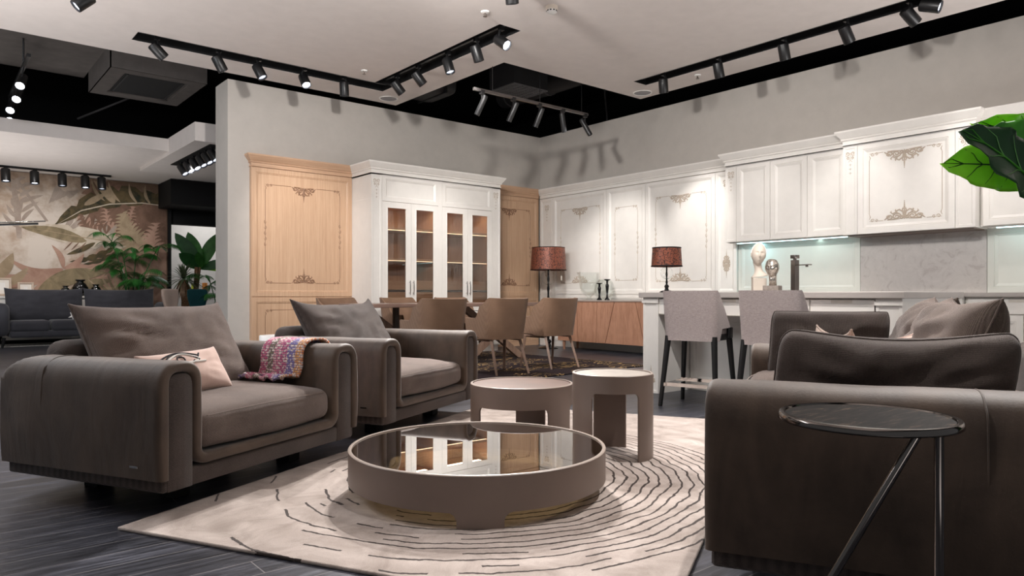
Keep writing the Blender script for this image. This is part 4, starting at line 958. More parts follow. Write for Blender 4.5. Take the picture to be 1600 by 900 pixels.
# ------------------------------------------------------------------ kitchen wall (faces -X): a = -Y
def PB(x): return PL((x, 0, 0), (0, -1, 0), (0, 0, 1))
def kth(name, label, cat, y1, xf): return thing(name, label, cat, (xf, y1, 0))
t = kth('white_wall_panelling', 'white wall panelling with scroll ornaments between room corner and wall cabinets', 'wall panel', 9.83, 8.85)
pl = PL((0, 0, 0), (0, -1, 0), (0, 0, 1)); LW = 9.83 - 5.70
bm = B(); plbox(bm, pl, 0, LW, 0, 2.86, -.095, -.02); link('backing', bm, 'white', t)
for a0, a1, kind in ((0, .345, 'p'), (.35, 1.66, 'w'), (1.665, 2.49, 'n'), (2.495, 3.78, 'w'), (3.785, LW, 'p')):
    bm = B(); frame_panel(bm, pl, a0, a1, .935, 2.685, mould(.05 if kind != 'p' else .04), .02); u_ = link('upper_panel', bm, 'white', t)
    bm = B(); frame_panel(bm, pl, a0, a1, .10, .925, mould(.05 if kind != 'p' else .04), .02); link('lower_panel', bm, 'white', t)
    dp = PL((.016, 0, 0), (0, -1, 0), (0, 0, 1)); bm = B()
    if kind == 'w': scroll_frame(bm, dp, a0 + .19, a1 - .16, 1.13, 2.44, .004, .42, .17, cr=.0075)
    elif kind == 'n': scroll_frame(bm, dp, a0 + .17, a1 - .17, 1.16, 2.36, .004, .3, .1, False, False)
    else:
        pilaster_orn(bm, dp, (a0 + a1) / 2, 2.58, 1.2, .006)
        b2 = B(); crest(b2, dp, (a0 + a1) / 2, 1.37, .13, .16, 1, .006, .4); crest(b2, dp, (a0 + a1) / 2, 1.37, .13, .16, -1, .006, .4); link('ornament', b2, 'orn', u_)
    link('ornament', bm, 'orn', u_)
bm = B(); plbox(bm, pl, 0, LW, 0, .095, -.02, .0); link('plinth', bm, 'white', t)
bm = B(); cornice(bm, pl, 0, LW, 2.695, CORN); plbox(bm, pl, 0, LW, 2.695, 2.86, -.02, 0); link('cornice', bm, 'white', t)
def wall_cab(name, label, y1, y0, xf, z0, fronts, pil=(), orn=None, ret=(.2, 0), led=True):
    t = kth(name, label, 'cabinet', y1, xf); wd = y1 - y0; dp = 8.945 - xf
    bm = B(); plbox(bm, pl, 0, wd, z0, 2.69, -dp, -.022); link('body', bm, 'white', t)
    bm = B(); cornice(bm, pl, 0, wd, 2.70, CORNB, *ret); plbox(bm, pl, 0, wd, 2.69, 2.86, -dp, 0); link('cornice', bm, 'white', t)
    for a0, a1 in pil:
        bm = B(); frame_panel(bm, pl, a0, a1, z0 + .004, 2.685, [(0, 0), (.028, 0), (.034, -.006), (.04, -.006)], .022); p_ = link('pilaster', bm, 'white', t)
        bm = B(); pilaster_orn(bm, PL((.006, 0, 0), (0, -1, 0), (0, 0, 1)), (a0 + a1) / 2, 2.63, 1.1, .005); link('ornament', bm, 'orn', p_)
    for a0, a1 in fronts:
        bm = B(); frame_panel(bm, pl, a0 + .002, a1 - .002, z0 + .004, 2.685, mould(.06, .03, .016), .022); d_ = link('door', bm, 'white', t)
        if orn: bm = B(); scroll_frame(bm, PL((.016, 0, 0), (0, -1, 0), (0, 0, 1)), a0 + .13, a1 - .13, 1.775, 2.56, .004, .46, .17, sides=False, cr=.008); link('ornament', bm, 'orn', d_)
    bm = B(); plbox(bm, pl, .03, wd - .03, z0 - .012, z0, -dp + .02, -.05); link('underside', bm, 'taupe' if not led else 'white', t)
    if led:
        bm = B(); plbox(bm, pl, .12, wd - .05, z0 - .018, z0 - .012, -.14, -.10); link('led_strip', bm, 'led', t)
    return t
wall_cab('wall_cabinet', 'white three-door wall cabinet left of the ornamented hood', 5.715, 4.035, 8.6, 1.645, [(.17, .675), (.675, 1.185), (1.185, 1.68)], [(0, .168)], ret=(.25, 0))
wall_cab('hood_cabinet', 'protruding white hood cabinet with scroll ornaments in the kitchen row', 4.03, 2.64, 8.5, 1.632, [(.17, 1.2)], [(0, .168), (1.202, 1.39)], True, ret=(.1, .1), led=False)
wall_cab('wall_cabinet', 'white wall cabinet right of the hood behind the large green leaves', 2.635, .6, 8.62, 1.645, [(.02, .68), (.68, 1.35), (1.35, 2.02)], ret=(0, 0))
for y, ln, e, c in ((5.35, .4, 1.3, (.40, .88, 1)), (4.5, .7, .35, (.70, .97, .92)), (2.2, .7, .35, (.70, .97, .92))): area('under_cabinet_led', (8.78, y, 1.615), (8.87, y, 1.0), .05, e, c, ln)
for y1, y0, m, lab in ((5.69, 4.0, 'backpaint', 'pale green framed splashback panel behind the two sculpted heads'), (3.995, 2.65, 'quartz', 'pale grey stone splashback below the hood cabinet'), (2.645, .6, 'backpaint', 'pale green framed splashback panel at the right behind the sofa')):
    t = kth('splashback', lab, 'splashback', y1, 8.88); bm = B()
    if m == 'quartz': plbox(bm, pl, 0, y1 - y0, .946, 1.65, -.065, 0)
    else: frame_panel(bm, pl, 0, y1 - y0, .946, 1.65, mould(.06, .03, .012), .065)
    link('panel', bm, m, t)
# base run
def base_unit(label, y1, y0, xf, mats, fronts, knobs=()):
    t = kth('base_cabinet', label, 'cabinet', y1, xf); wd = y1 - y0
    bm = B(); plbox(bm, pl, 0, wd, .1, .898, -(8.94 - xf), -.024); link('body', bm, 'white', t)
    bm = B(); plbox(bm, pl, 0, wd, 0, .1, -(8.94 - xf), -.07); link('plinth', bm, 'white', t)
    for nm, a0, a1, b0, b1, fr in fronts:
        bm = B(); frame_panel(bm, pl, a0 + .002, a1 - .002, b0 + .002, b1 - .002, fr, .022); d_ = link(nm, bm, 'white', t)
        if nm == 'drawer': bm = B(); c_ = (a0 + a1) / 2; plbox(bm, pl, c_ - .13, c_ + .13, b1 - .034, b1 - .004, -.004, .0015); link('finger_pull', bm, 'worktop_light', d_)
        else: bm = B(); bmesh.ops.create_uvsphere(bm, u_segments=14, v_segments=8, radius=.016); tube(bm, [(.0, 0, 0), (.02, 0, 0)], .006, 8); bmesh.ops.translate(bm, vec=pl.p((a0 + a1) / 2, b1 - .05, .018), verts=bm.verts); link('knob', bm, 'nickel', d_, 60)
FLAT = [(0, 0), (.004, 0)]
base_unit('white base cabinet run behind the island left of the hob', 5.69, 4.0, 8.3, 0, [('drawer', .02, .84, .73, .88, FLAT), ('drawer', .85, 1.67, .73, .88, FLAT), ('door', .02, .84, .11, .72, mould(.06)), ('door', .85, 1.67, .11, .72, mould(.06))])
base_unit('white protruding base cabinet below the hob', 3.995, 2.68, 8.22, 0, [('door', .02, .64, .11, .88, mould(.06)), ('door', .66, 1.29, .11, .88, mould(.06))])
base_unit('white base cabinet with drawers right of the hob behind the sofa cushions', 2.675, .6, 8.3, 0, [('drawer', .03, 1.0, .73, .88, FLAT), ('drawer', 1.01, 2.0, .73, .88, FLAT), ('door', .03, .51, .11, .72, mould(.06)), ('door', .52, 1.0, .11, .72, mould(.06)), ('door', 1.01, 2.0, .11, .72, mould(.06))])
for y1, y0, xf, m, lab in ((5.70, 4.0, 8.26, 'worktop', 'greige kitchen worktop along the wall left of the hob'), (3.998, 2.68, 8.18, 'worktop_light', 'cream kitchen worktop section holding the hob'), (2.678, .6, 8.26, 'worktop', 'greige kitchen worktop along the wall right of the hob')):
    t = kth('worktop', lab, 'worktop', y1, xf); bm = B(); plbox(bm, pl, 0, y1 - y0, .9, .945, -(8.88 - xf), -.006); plbox(bm, pl, 0, y1 - y0, .906, .939, -.006, 0); link('slab', bm, m, t)
t = kth('hob', 'flat black glass hob lying on the worktop under the hood', 'hob', 3.75, 8.3); bm = B(); plbox(bm, pl, 0, .84, .946, .955, -.5, -.06); link('glass_plate', bm, 'blackglass', t)
bm = B(); plbox(bm, pl, -.004, .844, .9455, .953, -.505, -.055); link('frame', bm, 'steel', t)
# island
IX, IY1, IY0 = 5.31, 4.43, 2.10
t = thing('kitchen_island', 'white kitchen island with panelled ends and drawers behind the bar stools', 'kitchen island', (IX, IY1, 0)); pl = PL((0, 0, 0), (0, -1, 0), (0, 0, 1)); LI = IY1 - IY0
for a0, a1 in ((0, .18), (LI - .18, LI)):
    bm = B(); plbox(bm, pl, a0, a1, 0, .895, -.52, -.02); frame_panel(bm, pl, a0, a1, .0, .895, [(0, 0), (.02, 0), (.026, -.006), (.034, -.006)], .02); e_ = link('end_post', bm, 'white', t)
    bm = B(); plbox(bm, pl, a0 - .006, a1 + .006, .845, .875, -.03, .012); link('capital', bm, 'white', e_)
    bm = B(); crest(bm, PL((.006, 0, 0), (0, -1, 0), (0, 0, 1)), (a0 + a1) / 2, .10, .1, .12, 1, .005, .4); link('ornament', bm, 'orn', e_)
bm = B(); plbox(bm, pl, 0, LI, .0, .895, -1.05, -.50)
for k in range(3): frame_panel(bm, PL((.48, 0, 0), (0, -1, 0), (0, 0, 1)), .19 + k * .655, .835 + k * .655, .04, .73, mould(.06), 0.02)
link('body', bm, 'white', t)
bm = B(); plbox(bm, pl, .18, LI - .18, .735, .895, -.5, -.03); link('apron', bm, 'white', t)
n_ = 4
for k in range(n_):
    a0 = .185 + k * (LI - .37) / n_; a1 = .185 + (k + 1) * (LI - .37) / n_ - .006
    bm = B(); frame_panel(bm, pl, a0, a1, .745, .885, [(0, -.01), (.003, -.008)], .0); d_ = link('drawer', bm, 'white', t)
    bm = B(); c_ = (a0 + a1) / 2; plbox(bm, pl, c_ - .08, c_ + .08, .858, .882, -.012, -.006); link('finger_pull', bm, 'worktop_light', d_)
t = thing('island_worktop', 'greige worktop lying on the white kitchen island', 'worktop', (IX, IY1, .895)); bm = B(); bbox(bm, -.035, 1.1, -LI - .03, .03, 0, .05, .006); link('slab', bm, 'worktop', t)
ZT = .945
def lamp(label, loc, s, stem_h, base_r, base_prof=True):
    """brocade lamp; loc on its foot; stem_h to the shade's lower edge"""
    t = thing('brocade_lamp', label, 'lamp', loc)
    bm = B(); H = stem_h
    lathe(bm, [(0, 0), (base_r, 0), (base_r, .012 * s), (base_r * .8, .03 * s), (base_r * .3, .05 * s), (base_r * .22, .09 * s), (base_r * .34, .12 * s), (base_r * .2, .16 * s), (0, .16 * s)], 32); link('foot', bm, 'blackglass', t, 50)
    bm = B(); pr = [(.016 * s, .15 * s)]; z = .15 * s; k = 0
    while z < H - .1 * s: z += .055 * s; pr.append(((.024 if k % 3 == 0 else .016) * s, z)); k += 1
    pr += [(.014 * s, H + .1 * s), (0, H + .1 * s)]; lathe(bm, pr, 20); link('stem', bm, 'blackglass', t, 50)
    bm = B(); zc = H - .125 * s; rr = .125 * s
    for j in range(16):
        a = 2 * PI * j / 16; tube(bm, [(rr * math.sin(PI * i / 12) * math.cos(a), rr * math.sin(PI * i / 12) * math.sin(a), zc + rr * math.cos(PI * i / 12)) for i in range(13)], .0045 * s, 5)
    link('glass_ribs', bm, 'glass', t, 60)
    bm = B(); r0, r1, hs = .31 * s, .285 * s, .395 * s; lathe(bm, [(r0, H), (r1, H + hs), (r1 - .004, H + hs), (r0 - .004, H)], 48); sh = link('shade', bm, 'shade', t, 50)
    bm = B()
    for r_, z_ in ((r0, H + .006), (r1, H + hs - .006)): lathe(bm, [(r_ + .001, z_ - .006), (r_ + .004, z_), (r_ + .001, z_ + .006)], 48)
    link('trim_band', bm, 'black', sh, 60)
    bm = B(); lathe(bm, [(0, H + .12 * s), (r0 * .9, H + .1 * s)], 32); tube(bm, [(-r1 + .01, 0, H + hs - .02), (r1 - .01, 0, H + hs - .02)], .004, 6); link('diffuser', bm, 'plaster', t, 50)
    return t
lamp('copper brocade table lamp with a glass ball standing on the island worktop', (5.50, 4.30, ZT), .47, .245, .07)
t = lamp('tall copper brocade floor lamp with a black stem in the room corner', (8.34, 9.05, 0), 1.0, 1.345, .17)
bm = B(); tube(bm, [(.16, -.16, 1.35), (.16, -.16, 1.25)], .003, 5); box(bm, .145, .175, -.162, -.158, 1.17, 1.25); link('price_tag', bm, 'paper', t)
# sculpted heads
def sculpt_head(w_, h_, d_, fine=3, turn=0):
    """egg-shaped head with face relief; face looks along -Y; chin at z=0"""
    bm = B(); bmesh.ops.create_icosphere(bm, subdivisions=5, radius=1)
    def g(x, z, sx, sz): return math.exp(-(x / sx) ** 2 - (z / sz) ** 2)
    for v in bm.verts:
        p = v.co.copy(); zz = p.z; f = max(0, -p.y)
        nar = 1 - .30 * max(0, -zz) ** 1.5; x = p.x * nar * .88; y = p.y * (1 - .12 * max(0, -zz)) * .98; z = zz
        if p.y < .1:
            e = 0
            e += .27 * g(p.x, z + .13, .10, .22) * f + .15 * g(p.x, z + .26, .14, .07) * f       # nose
            for s in (-1, 1):
                e -= .17 * g(p.x - s * .36, z - .06, .2, .11) * f          # eye sockets
                e += .11 * g(p.x - s * .36, z - .02, .14, .055) * f         # lids
                e += .08 * g(p.x - s * .34, z - .22, .26, .06) * f         # brows
                e += .05 * g(p.x - s * .45, z + .22, .2, .2) * f           # cheeks
            e += .12 * g(p.x, z + .46, .20, .04) * f + .12 * g(p.x, z + .565, .16, .045) * f - .08 * g(p.x, z + .515, .18, .018) * f
            e += .08 * g(p.x, z + .82, .22, .14) * f - .04 * g(p.x, z + .67, .2, .06) * f
            y -= e
        v.co = Vector((x * w_ / 1.76, y * d_ / 2, z * h_ / 2 + h_ / 2))
    return bm
t = thing('bust_sculpture', 'white female bust with closed eyes on a cream block on the island', 'sculpture', (5.72, 3.46, ZT)); t.rotation_euler = (0, 0, R(-50))
bm = B(); bbox(bm, -.056, .056, -.056, .056, 0, .125, .004); link('plinth', bm, 'ceramic', t)
T = Matrix.Translation((-.012, -.012, .235)) @ Matrix.Rotation(R(5), 4, 'Y') @ Matrix.Rotation(R(-4), 4, 'X')
bm = sculpt_head(.122, .195, .158); bmesh.ops.transform(bm, matrix=T, verts=bm.verts)
b = B(); ne = [(-.014 + .024 * (1 - i / 11), .020 - .006 * i / 11, .138 + .14 * i / 11) for i in range(12)]
tube(b, ne, [.088, .074, .058, .047, .041, .038, .037, .037, .038, .04, .042, .044], 28, sy=.86); merge(bm, b); link('bust', bm, 'ceramic', t, 180)
for s in (-1, 1): bm = B(); bmesh.ops.create_uvsphere(bm, u_segments=12, v_segments=8, radius=1); bmesh.ops.transform(bm, matrix=T @ Matrix.Translation((s * .059, .012, .095)) @ Matrix.Diagonal((.007, .013, .024, 1)), verts=bm.verts); link('ear', bm, 'ceramic', t, 180)
bm = B(); tube(bm, [T @ Vector((.0625 * math.sin(a), .004 - .012 * math.cos(a), .098 + .099 * math.cos(a))) for a in [(-1.45 + 2.9 * i / 24) for i in range(25)]], .006, 8); link('head_band', bm, 'plaster', t, 60)
t = thing('mask_sculpture', 'silver face mask sculpture on a stone block beside the white bust', 'sculpture', (5.60, 3.26, ZT)); t.rotation_euler = (0, 0, R(-78))
bm = B(); bbox(bm, -.066, .066, -.05, .05, 0, .055, .003); link('plinth', bm, 'stone_base', t)
bm = sculpt_head(.115, .165, .12); bmesh.ops.transform(bm, matrix=Matrix.Translation((0, -.005, .125)), verts=bm.verts)
bmesh.ops.bisect_plane(bm, geom=list(bm.verts) + list(bm.edges) + list(bm.faces), plane_co=(0, 0, .272), plane_no=(0, .25, 1), clear_outer=True)
b = B(); tube(b, [(0, .012, .056), (0, .012, .10), (0, .008, .16)], [.032, .03, .034], 20); merge(bm, b); link('mask', bm, plain('silver_leaf', (190, 182, 172), .22, .9, vary=.2, scale=50), t, 180)
t = thing('kitchen_faucet', 'square steel kitchen tap with a flat spout on the island worktop', 'tap', (5.68, 3.10, ZT), -14)
bm = B(); bbox(bm, -.024, .024, -.024, .024, 0, .27, .002); link('column', bm, 'steel', t)
bm = B(); cyl(bm, .014, .27, .283); bbox(bm, -.026, .026, -.026, .026, .283, .312, .002); link('lever_cap', bm, 'steel', t, 40)
bm = B(); bbox(bm, -.02, .02, -.16, -.02, .222, .230, .002); cyl(bm, .012, .208, .223, (0, -.125)); link('spout', bm, 'steel', t, 40)

# sideboard with things on it
t = thing('sideboard', 'low walnut sideboard with slanted door joints along the white panelling', 'sideboard', (8.40, 8.88, 0)); pl = PL((0, 0, 0), (0, -1, 0), (0, 0, 1)); LS = 2.25
bm = B(); plbox(bm, pl, .02, LS - .02, .17, .815, -.43, -.02); link('carcass', bm, 'dark_wood', t)
bm = B(); plbox(bm, pl, -.01, LS + .01, .816, .836, -.44, .012); link('top', bm, 'taupe_edge', t)
cuts = [(0, 0), (.45, .49), (.92, .90), (1.29, 1.10), (1.72, 1.90), (LS, LS)]
for (t0, b0), (t1, b1) in zip(cuts, cuts[1:]):
    bm = B(); q = [(b0 + .006, .15), (b1 - .006, .15), (t1 - .006, .812), (t0 + .006, .812)]
    vs_ = [bm.verts.new(pl.p(a, z, c)) for c in (-.018, 0) for a, z in q]
    for f in ((3, 2, 1, 0), (4, 5, 6, 7), (0, 1, 5, 4), (1, 2, 6, 5), (2, 3, 7, 6), (3, 0, 4, 7)): bm.faces.new([vs_[i] for i in f])
    link('door', bm, 'walnut', t)
for a, c in ((.10, -.06), (.10, -.38), (LS - .1, -.06), (LS - .1, -.38)):
    bm = B(); tube(bm, [pl.p(a, .17, c), pl.p(a, .0, c)], [.03, .018], 12); link('leg', bm, 'walnut', t, 60)
t = thing('glass_vase', 'large clear flared glass vase on the sideboard', 'vase', (8.58, 8.31, .837))
bm = B(); lathe(bm, [(0, .0), (.06, .0), (.055, .02), (.03, .035), (.05, .06), (.12, .12), (.16, .2), (.165, .28), (.17, .36), (.2, .44), (.215, .46), (.21, .46), (.165, .36), (.155, .2), (.11, .125), (.0, .07)], 40); link('glass_body', bm, 'glass', t, 60)
t = thing('glass_bowl', 'clear round glass vase behind the two black candlesticks', 'vase', (8.68, 8.06, .837))
bm = B(); lathe(bm, [(0, 0), (.08, .003), (.15, .07), (.175, .17), (.15, .28), (.1, .34), (.095, .34), (.14, .28), (.168, .17), (.14, .07), (0, .01)], 40); link('glass_body', bm, 'glass', t, 60)
def candlestick(loc, s, label):
    t = thing('candlestick', label, 'candlestick', loc, 0, 'candlesticks on the sideboard')
    bm = B(); lathe(bm, [(0, 0), (.042, 0), (.042, .012), (.03, .03), (.022, .035), (.016, .06), (.02, .07), (.014, .08), (.027, .2 * s), (.03, .22 * s), (.02, .25 * s), (.012, .262 * s), (.02, .275 * s), (.013, .295 * s), (0, .295 * s)], 28); link('shaft', bm, 'blackglass', t, 50)
    bm = B(); lathe(bm, [(0, .29 * s), (.018, .29 * s), (.048, .305 * s), (.05, .318 * s), (.044, .314 * s), (0, .31 * s)], 28); link('drip_plate', bm, 'blackglass', t, 50)
    bm = B(); lathe(bm, [(.0145, .262 * s), (.021, .268 * s), (.0145, .274 * s)], 20); lathe(bm, [(.017, .06), (.022, .066), (.017, .072)], 20); link('ring', bm, 'chrome', t, 60)
candlestick((8.50, 8.00, .837), .88, 'shorter black turned candlestick on the sideboard')
candlestick((8.50, 7.83, .837), 1.06, 'taller black turned candlestick on the sideboard')

# ------------------------------------------------------------------ dining group
t = thing('dining_rug', 'dark rug with thin gold lines under the dining table', 'rug', (5.2, 7.5, 0), 3); bm = B(); bbox(bm, -2.1, 2.0, -1.62, 1.5, 0, .014, .005); link('pile', bm, 'drug', t)
t = thing('dining_table', 'long walnut dining table on crossed wooden trestles', 'dining table', (5.45, 7.9, .014))
bm = B(); bbox(bm, -1.36, 1.40, -.45, .45, .755, .80, .006); link('tabletop', bm, 'table_wood', t)
for cx in (-.72, .80):
    for s in (-1, 1):
        bm = B(); L_ = math.hypot(1.0, .755); b = B(); box(b, -L_ / 2, L_ / 2, -.035, .035, -.045, .045)
        T = Matrix.Translation((cx, s * .04, .3775)) @ Matrix.Rotation(s * math.atan2(.68, .95), 4, 'Y'); bmesh.ops.transform(b, matrix=T, verts=b.verts)
        bmesh.ops.bisect_plane(b, geom=list(b.verts) + list(b.edges) + list(b.faces), plane_co=(0, 0, .003), plane_no=(0, 0, -1), clear_outer=True)
        bmesh.ops.bisect_plane(b, geom=list(b.verts) + list(b.edges) + list(b.faces), plane_co=(0, 0, .754), plane_no=(0, 0, 1), clear_outer=True)
        merge(bm, b); link('trestle_beam', bm, 'chair_wood', t)
bm = B(); box(bm, -.72, .80, -.03, .03, .35, .41); link('stretcher', bm, 'chair_wood', t)
bm = B(); box(bm, -.86, -.80, -.09, -.03, .0, .754); link('post', bm, 'dark_wood', t)
def dining_chair(label, loc, rz):
    """seat faces +Y; shell wraps round the back and sides"""
    t = thing('dining_chair', label, 'chair', loc, rz, 'chairs around the dining table')
    # shell: path round the seat in plan, from left arm front round the back to the right arm front
    pts = []; N = 72; w_, d_ = .25, .26
    for i in range(N + 1):
        f = -1 + 2 * i / N; a = f * PI * .5; s = abs(f)
        # superellipse U
        if s < .55:
            q = f / .55 * PI / 2; x = w_ * math.copysign(abs(math.sin(q)) ** .55, q); y = -d_ * abs(math.cos(q)) ** .55
        else:
            x = math.copysign(w_, f); y = (s - .55) / .45 * .30
        g_ = min(1, max(0, (s - .44) / .26)); zt = .862 + .008 * min(1, s / .4) - .235 * g_ * g_ * (3 - 2 * g_)
        pts.append((x, y, zt, s))
    bm = B(); rows = []
    for (x, y, zt, s) in pts:
        row = []
        z0 = .40 + (.02 if s > .6 else 0)
        fl = [(0, z0), (.25, 0), (.6, 0), (.9, 0), (1, 0)]
        out, inn = [], []
        for k in range(8):
            f = k / 7; z = z0 + (zt - z0) * f; sp = 1 + .10 * (z - .4) / .45
            yy = y * sp - .11 * max(0, (z - .45)) * (1 if y < -.05 else .3)
            nx, ny = x / w_, min(0, y) / d_; ln = math.hypot(nx, ny) or 1; th = .036 * (1 - .5 * (f ** 6))
            out.append((x * sp, yy, z)); inn.append((x * sp - nx / ln * th, yy - ny / ln * th, z - (.0 if k < 7 else -.004)))
        loop = out + inn[::-1]; rows.append([bm.verts.new(p) for p in loop])
    m = len(rows[0])
    for a, b in zip(rows, rows[1:]):
        for k in range(m): bm.faces.new((a[k], b[k], b[(k + 1) % m], a[(k + 1) % m]))
    bm.faces.new(rows[0]); bm.faces.new(rows[-1][::-1]); link('shell', bm, 'tan', t, 60)
    link('seat', softbox(.44, .46, .09, .035, 5, lambda p: Vector((p.x, p.y, p.z + .015 * (1 - (p.x / .22) ** 2)))), 'tan', t, 80, (0, .06, .395))
    for sx in (-1, 1):
        bm = B(); tube(bm, [(sx * .235, .20, .40), (sx * .265, .255, 0)], [.026, .017], 4); link('leg', bm, 'chair_wood', t)
        bm = B(); tube(bm, [(sx * .20, -.15, .40), (sx * .225, -.30, 0)], [.024, .016], 4); link('leg', bm, 'chair_wood', t)
        bm = B(); tube(bm, [(sx * .235, .21, .395), (sx * .205, -.15, .395)], .022, 4); link('side_rail', bm, 'chair_wood', t)
    return t
ch = dining_chair('tan dining chair seen from behind, partly hidden by the armchair arm', (4.25, 6.40, .014), -4)
dup(ch, (5.22, 6.53, .014), -4, 'tan dining chair seen from behind in the middle of the near side of the table')
dup(ch, (6.16, 6.66, .014), -2, 'tan dining chair seen from behind nearest to the walnut sideboard')
dup(ch, (4.27, 8.62, .014), 180, 'tan dining chair on the far side of the table in front of the oak panel')
dup(ch, (5.22, 8.62, .014), 184, 'tan dining chair on the far side of the table under the left cabinet doors')
dup(ch, (6.12, 8.62, .014), 178, 'tan dining chair on the far side of the table under the right cabinet doors')

# ------------------------------------------------------------------ bar stools (facing +X in their own frame)
def stool(label, loc, rz):
    t = thing('bar_stool', label, 'bar stool', loc, rz, 'bar stools at the island')
    W2, N = .225, 36
    bm = B(); rows = []
    for i in range(N + 1):
        f = -1 + 2 * i / N; s = abs(f)
        if s < .5:
            q = f / .5 * PI / 2; y = -W2 * math.copysign(abs(math.sin(q)) ** .5, q); x = -.20 - .0 + .09 * (1 - abs(math.cos(q)) ** .5)
        else: y = -math.copysign(W2, f); x = -.11 + (s - .5) / .5 * .28
        zt = .955 if s < .46 else .955 - .33 * ((s - .46) / .54) ** .95
        z0 = .545 if s < .52 else .545 + .10 * min(1, (s - .52) / .06)
        row_o, row_i = [], []
        cx, cy = 0, 0; nx, ny = (x + .0) / .22, y / W2
        if s > .5: nx = 0
        ln = math.hypot(nx, ny) or 1
        for k in range(8):
            g = k / 7; z = z0 + (zt - z0) * g; fl = 1 + .12 * (z - .57); xx = x - .10 * max(0, z - .6) * (1 if s < .5 else max(0, 1 - (s - .5) * 2))
            th = .03 * (1 - .4 * g ** 6); row_o.append((xx, y * fl, z)); row_i.append((xx - nx / ln * th, y * fl - ny / ln * th, z))
        rows.append([bm.verts.new(p) for p in row_o + row_i[::-1]])
    m = len(rows[0])
    for a, b in zip(rows, rows[1:]):
        for k in range(m): bm.faces.new((a[k], b[k], b[(k + 1) % m], a[(k + 1) % m]))
    bm.faces.new(rows[0]); bm.faces.new(rows[-1]); link('backrest', bm, 'stoolfab', t, 60)
    link('seat', softbox(.42, .41, .07, .03, 5, lambda p: Vector((p.x, p.y, p.z + .012 * (1 - (p.y / .2) ** 2)))), 'stoolfab', t, 80, (.02, 0, .585))
    bm = B(); t_ = B(); bbox(t_, -.17, .24, -.215, .215, .545, .60, .02, 3); merge(bm, t_)
    for s in (-1, 1):
        b = B(); bbox(b, .10, .19, s * .222 - .012, s * .222 + .012, .56, .65, .006); merge(bm, b)
    link('seat_frame', bm, 'black_metal', t, 50)
    for sx, x0, x1 in ((-1, -.16, -.235), (1, .20, .25)):
        for sy in (-1, 1):
            bm = B(); tube(bm, [(x0, sy * .195, .58), (x1, sy * .235, 0)], [.026, .017], 14); link('leg', bm, 'black_metal', t, 60)
    bm = B(); z = .165; q = [(-.195, -.205), (.215, -.205), (.215, .205), (-.195, .205)]
    for i in range(4):
        a, b = Vector((*q[i], z)), Vector((*q[(i + 1) % 4], z)); d = (b - a).normalized(); n_ = Vector((-d.y, d.x, 0))
        vs_ = [bm.verts.new(p) for p in (a - n_ * .004 - d * .03, b - n_ * .004 + d * .03, b + n_ * .004 + d * .03, a + n_ * .004 - d * .03)]
        v2 = [bm.verts.new(v.co + Vector((0, 0, .03))) for v in vs_]
        for k in range(4): bm.faces.new((vs_[k], vs_[(k + 1) % 4], v2[(k + 1) % 4], v2[k]))
        bm.faces.new(vs_[::-1]); bm.faces.new(v2)
    link('footrest', bm, 'chrome', t)
    return t
s1 = stool('grey woven bar stool with black legs at the left end of the island', (5.02, 3.60, 0), 15)
dup(s1, (5.02, 2.88, 0), 12, 'grey woven bar stool half hidden behind the sofa end')

# ------------------------------------------------------------------ armchairs and sofa
def arch_path(A, T, t, zb, inner_bottom, W_):
    """centre line of the leather skin: outer left bottom, over the arm, under the seat, over the other arm"""
    pts = []; rx = (A - t) / 2; ry = .085; cx = A / 2
    pts += [(t / 2, zb + (T - t / 2 - ry - zb) * i / 6) for i in range(7)]
    for i in range(1, 16):
        a = PI - PI * i / 16; c, s = math.cos(a), math.sin(a)
        pts.append((cx + rx * math.copysign(abs(c) ** .75, c), T - t / 2 - ry + ry * abs(s) ** .75))
    xi = A - t / 2; rc = .055
    pts += [(xi, T - t / 2 - ry + (inner_bottom + rc - (T - t / 2 - ry)) * i / 5) for i in range(6)]
    for i in range(1, 7):
        a = PI + PI / 2 * i / 6; pts.append((xi + rc + rc * math.cos(a), inner_bottom + rc + rc * math.sin(a)))
    half = pts; mid = [(W_ / 2, inner_bottom)]
    return half + mid + [(W_ - x, z) for x, z in reversed(half)]
def skin(path, t, secs, D, T):
    """sweep the leather skin from front to back; secs = [(y, thickness factor)]"""
    bm = B(); n = len(path); rows = []
    nor = []
    for i in range(n):
        a = Vector(path[max(0, i - 1)]); b = Vector(path[min(n - 1, i + 1)]); d = (b - a).normalized(); nor.append(Vector((-d.y, d.x)))
    for y, k in secs:
        row = []
        for sgn, idx in ((1, range(n)), (-1, range(n - 1, -1, -1))):
            for i in idx:
                p = Vector(path[i]) + nor[i] * sgn * t / 2 * k
                # end roll of the free edges
                wob = .004 * noise.noise(Vector((p.x * 4, y * 5, p.y * 4))) if sgn > 0 and 0 < i < n - 1 else 0
                x, z = p.x + nor[i].x * wob, p.y + nor[i].y * wob
                y0 = D - .16
                if y > y0: z = min(z, T - (.16 - math.sqrt(max(0, .0256 - min(.16, y - y0) ** 2))) * .62) if z > .3 else z
                bul = .012 * math.sin(PI * min(1, max(0, (z - .15) / .45))) * (1 if x < .03 else (-1 if x > path[-1][0] - .01 else 0))
                row.append(bm.verts.new((x - bul, y, z)))
        rows.append(row)
    m = len(rows[0])
    for a, b in zip(rows, rows[1:]):
        for k in range(m): bm.faces.new((a[k], a[(k + 1) % m], b[(k + 1) % m], b[k]))
    for r in (rows[0], rows[-1]):
        for i in range(n - 1): bm.faces.new((r[i], r[i + 1], r[m - 2 - i], r[m - 1 - i]))
    return bm
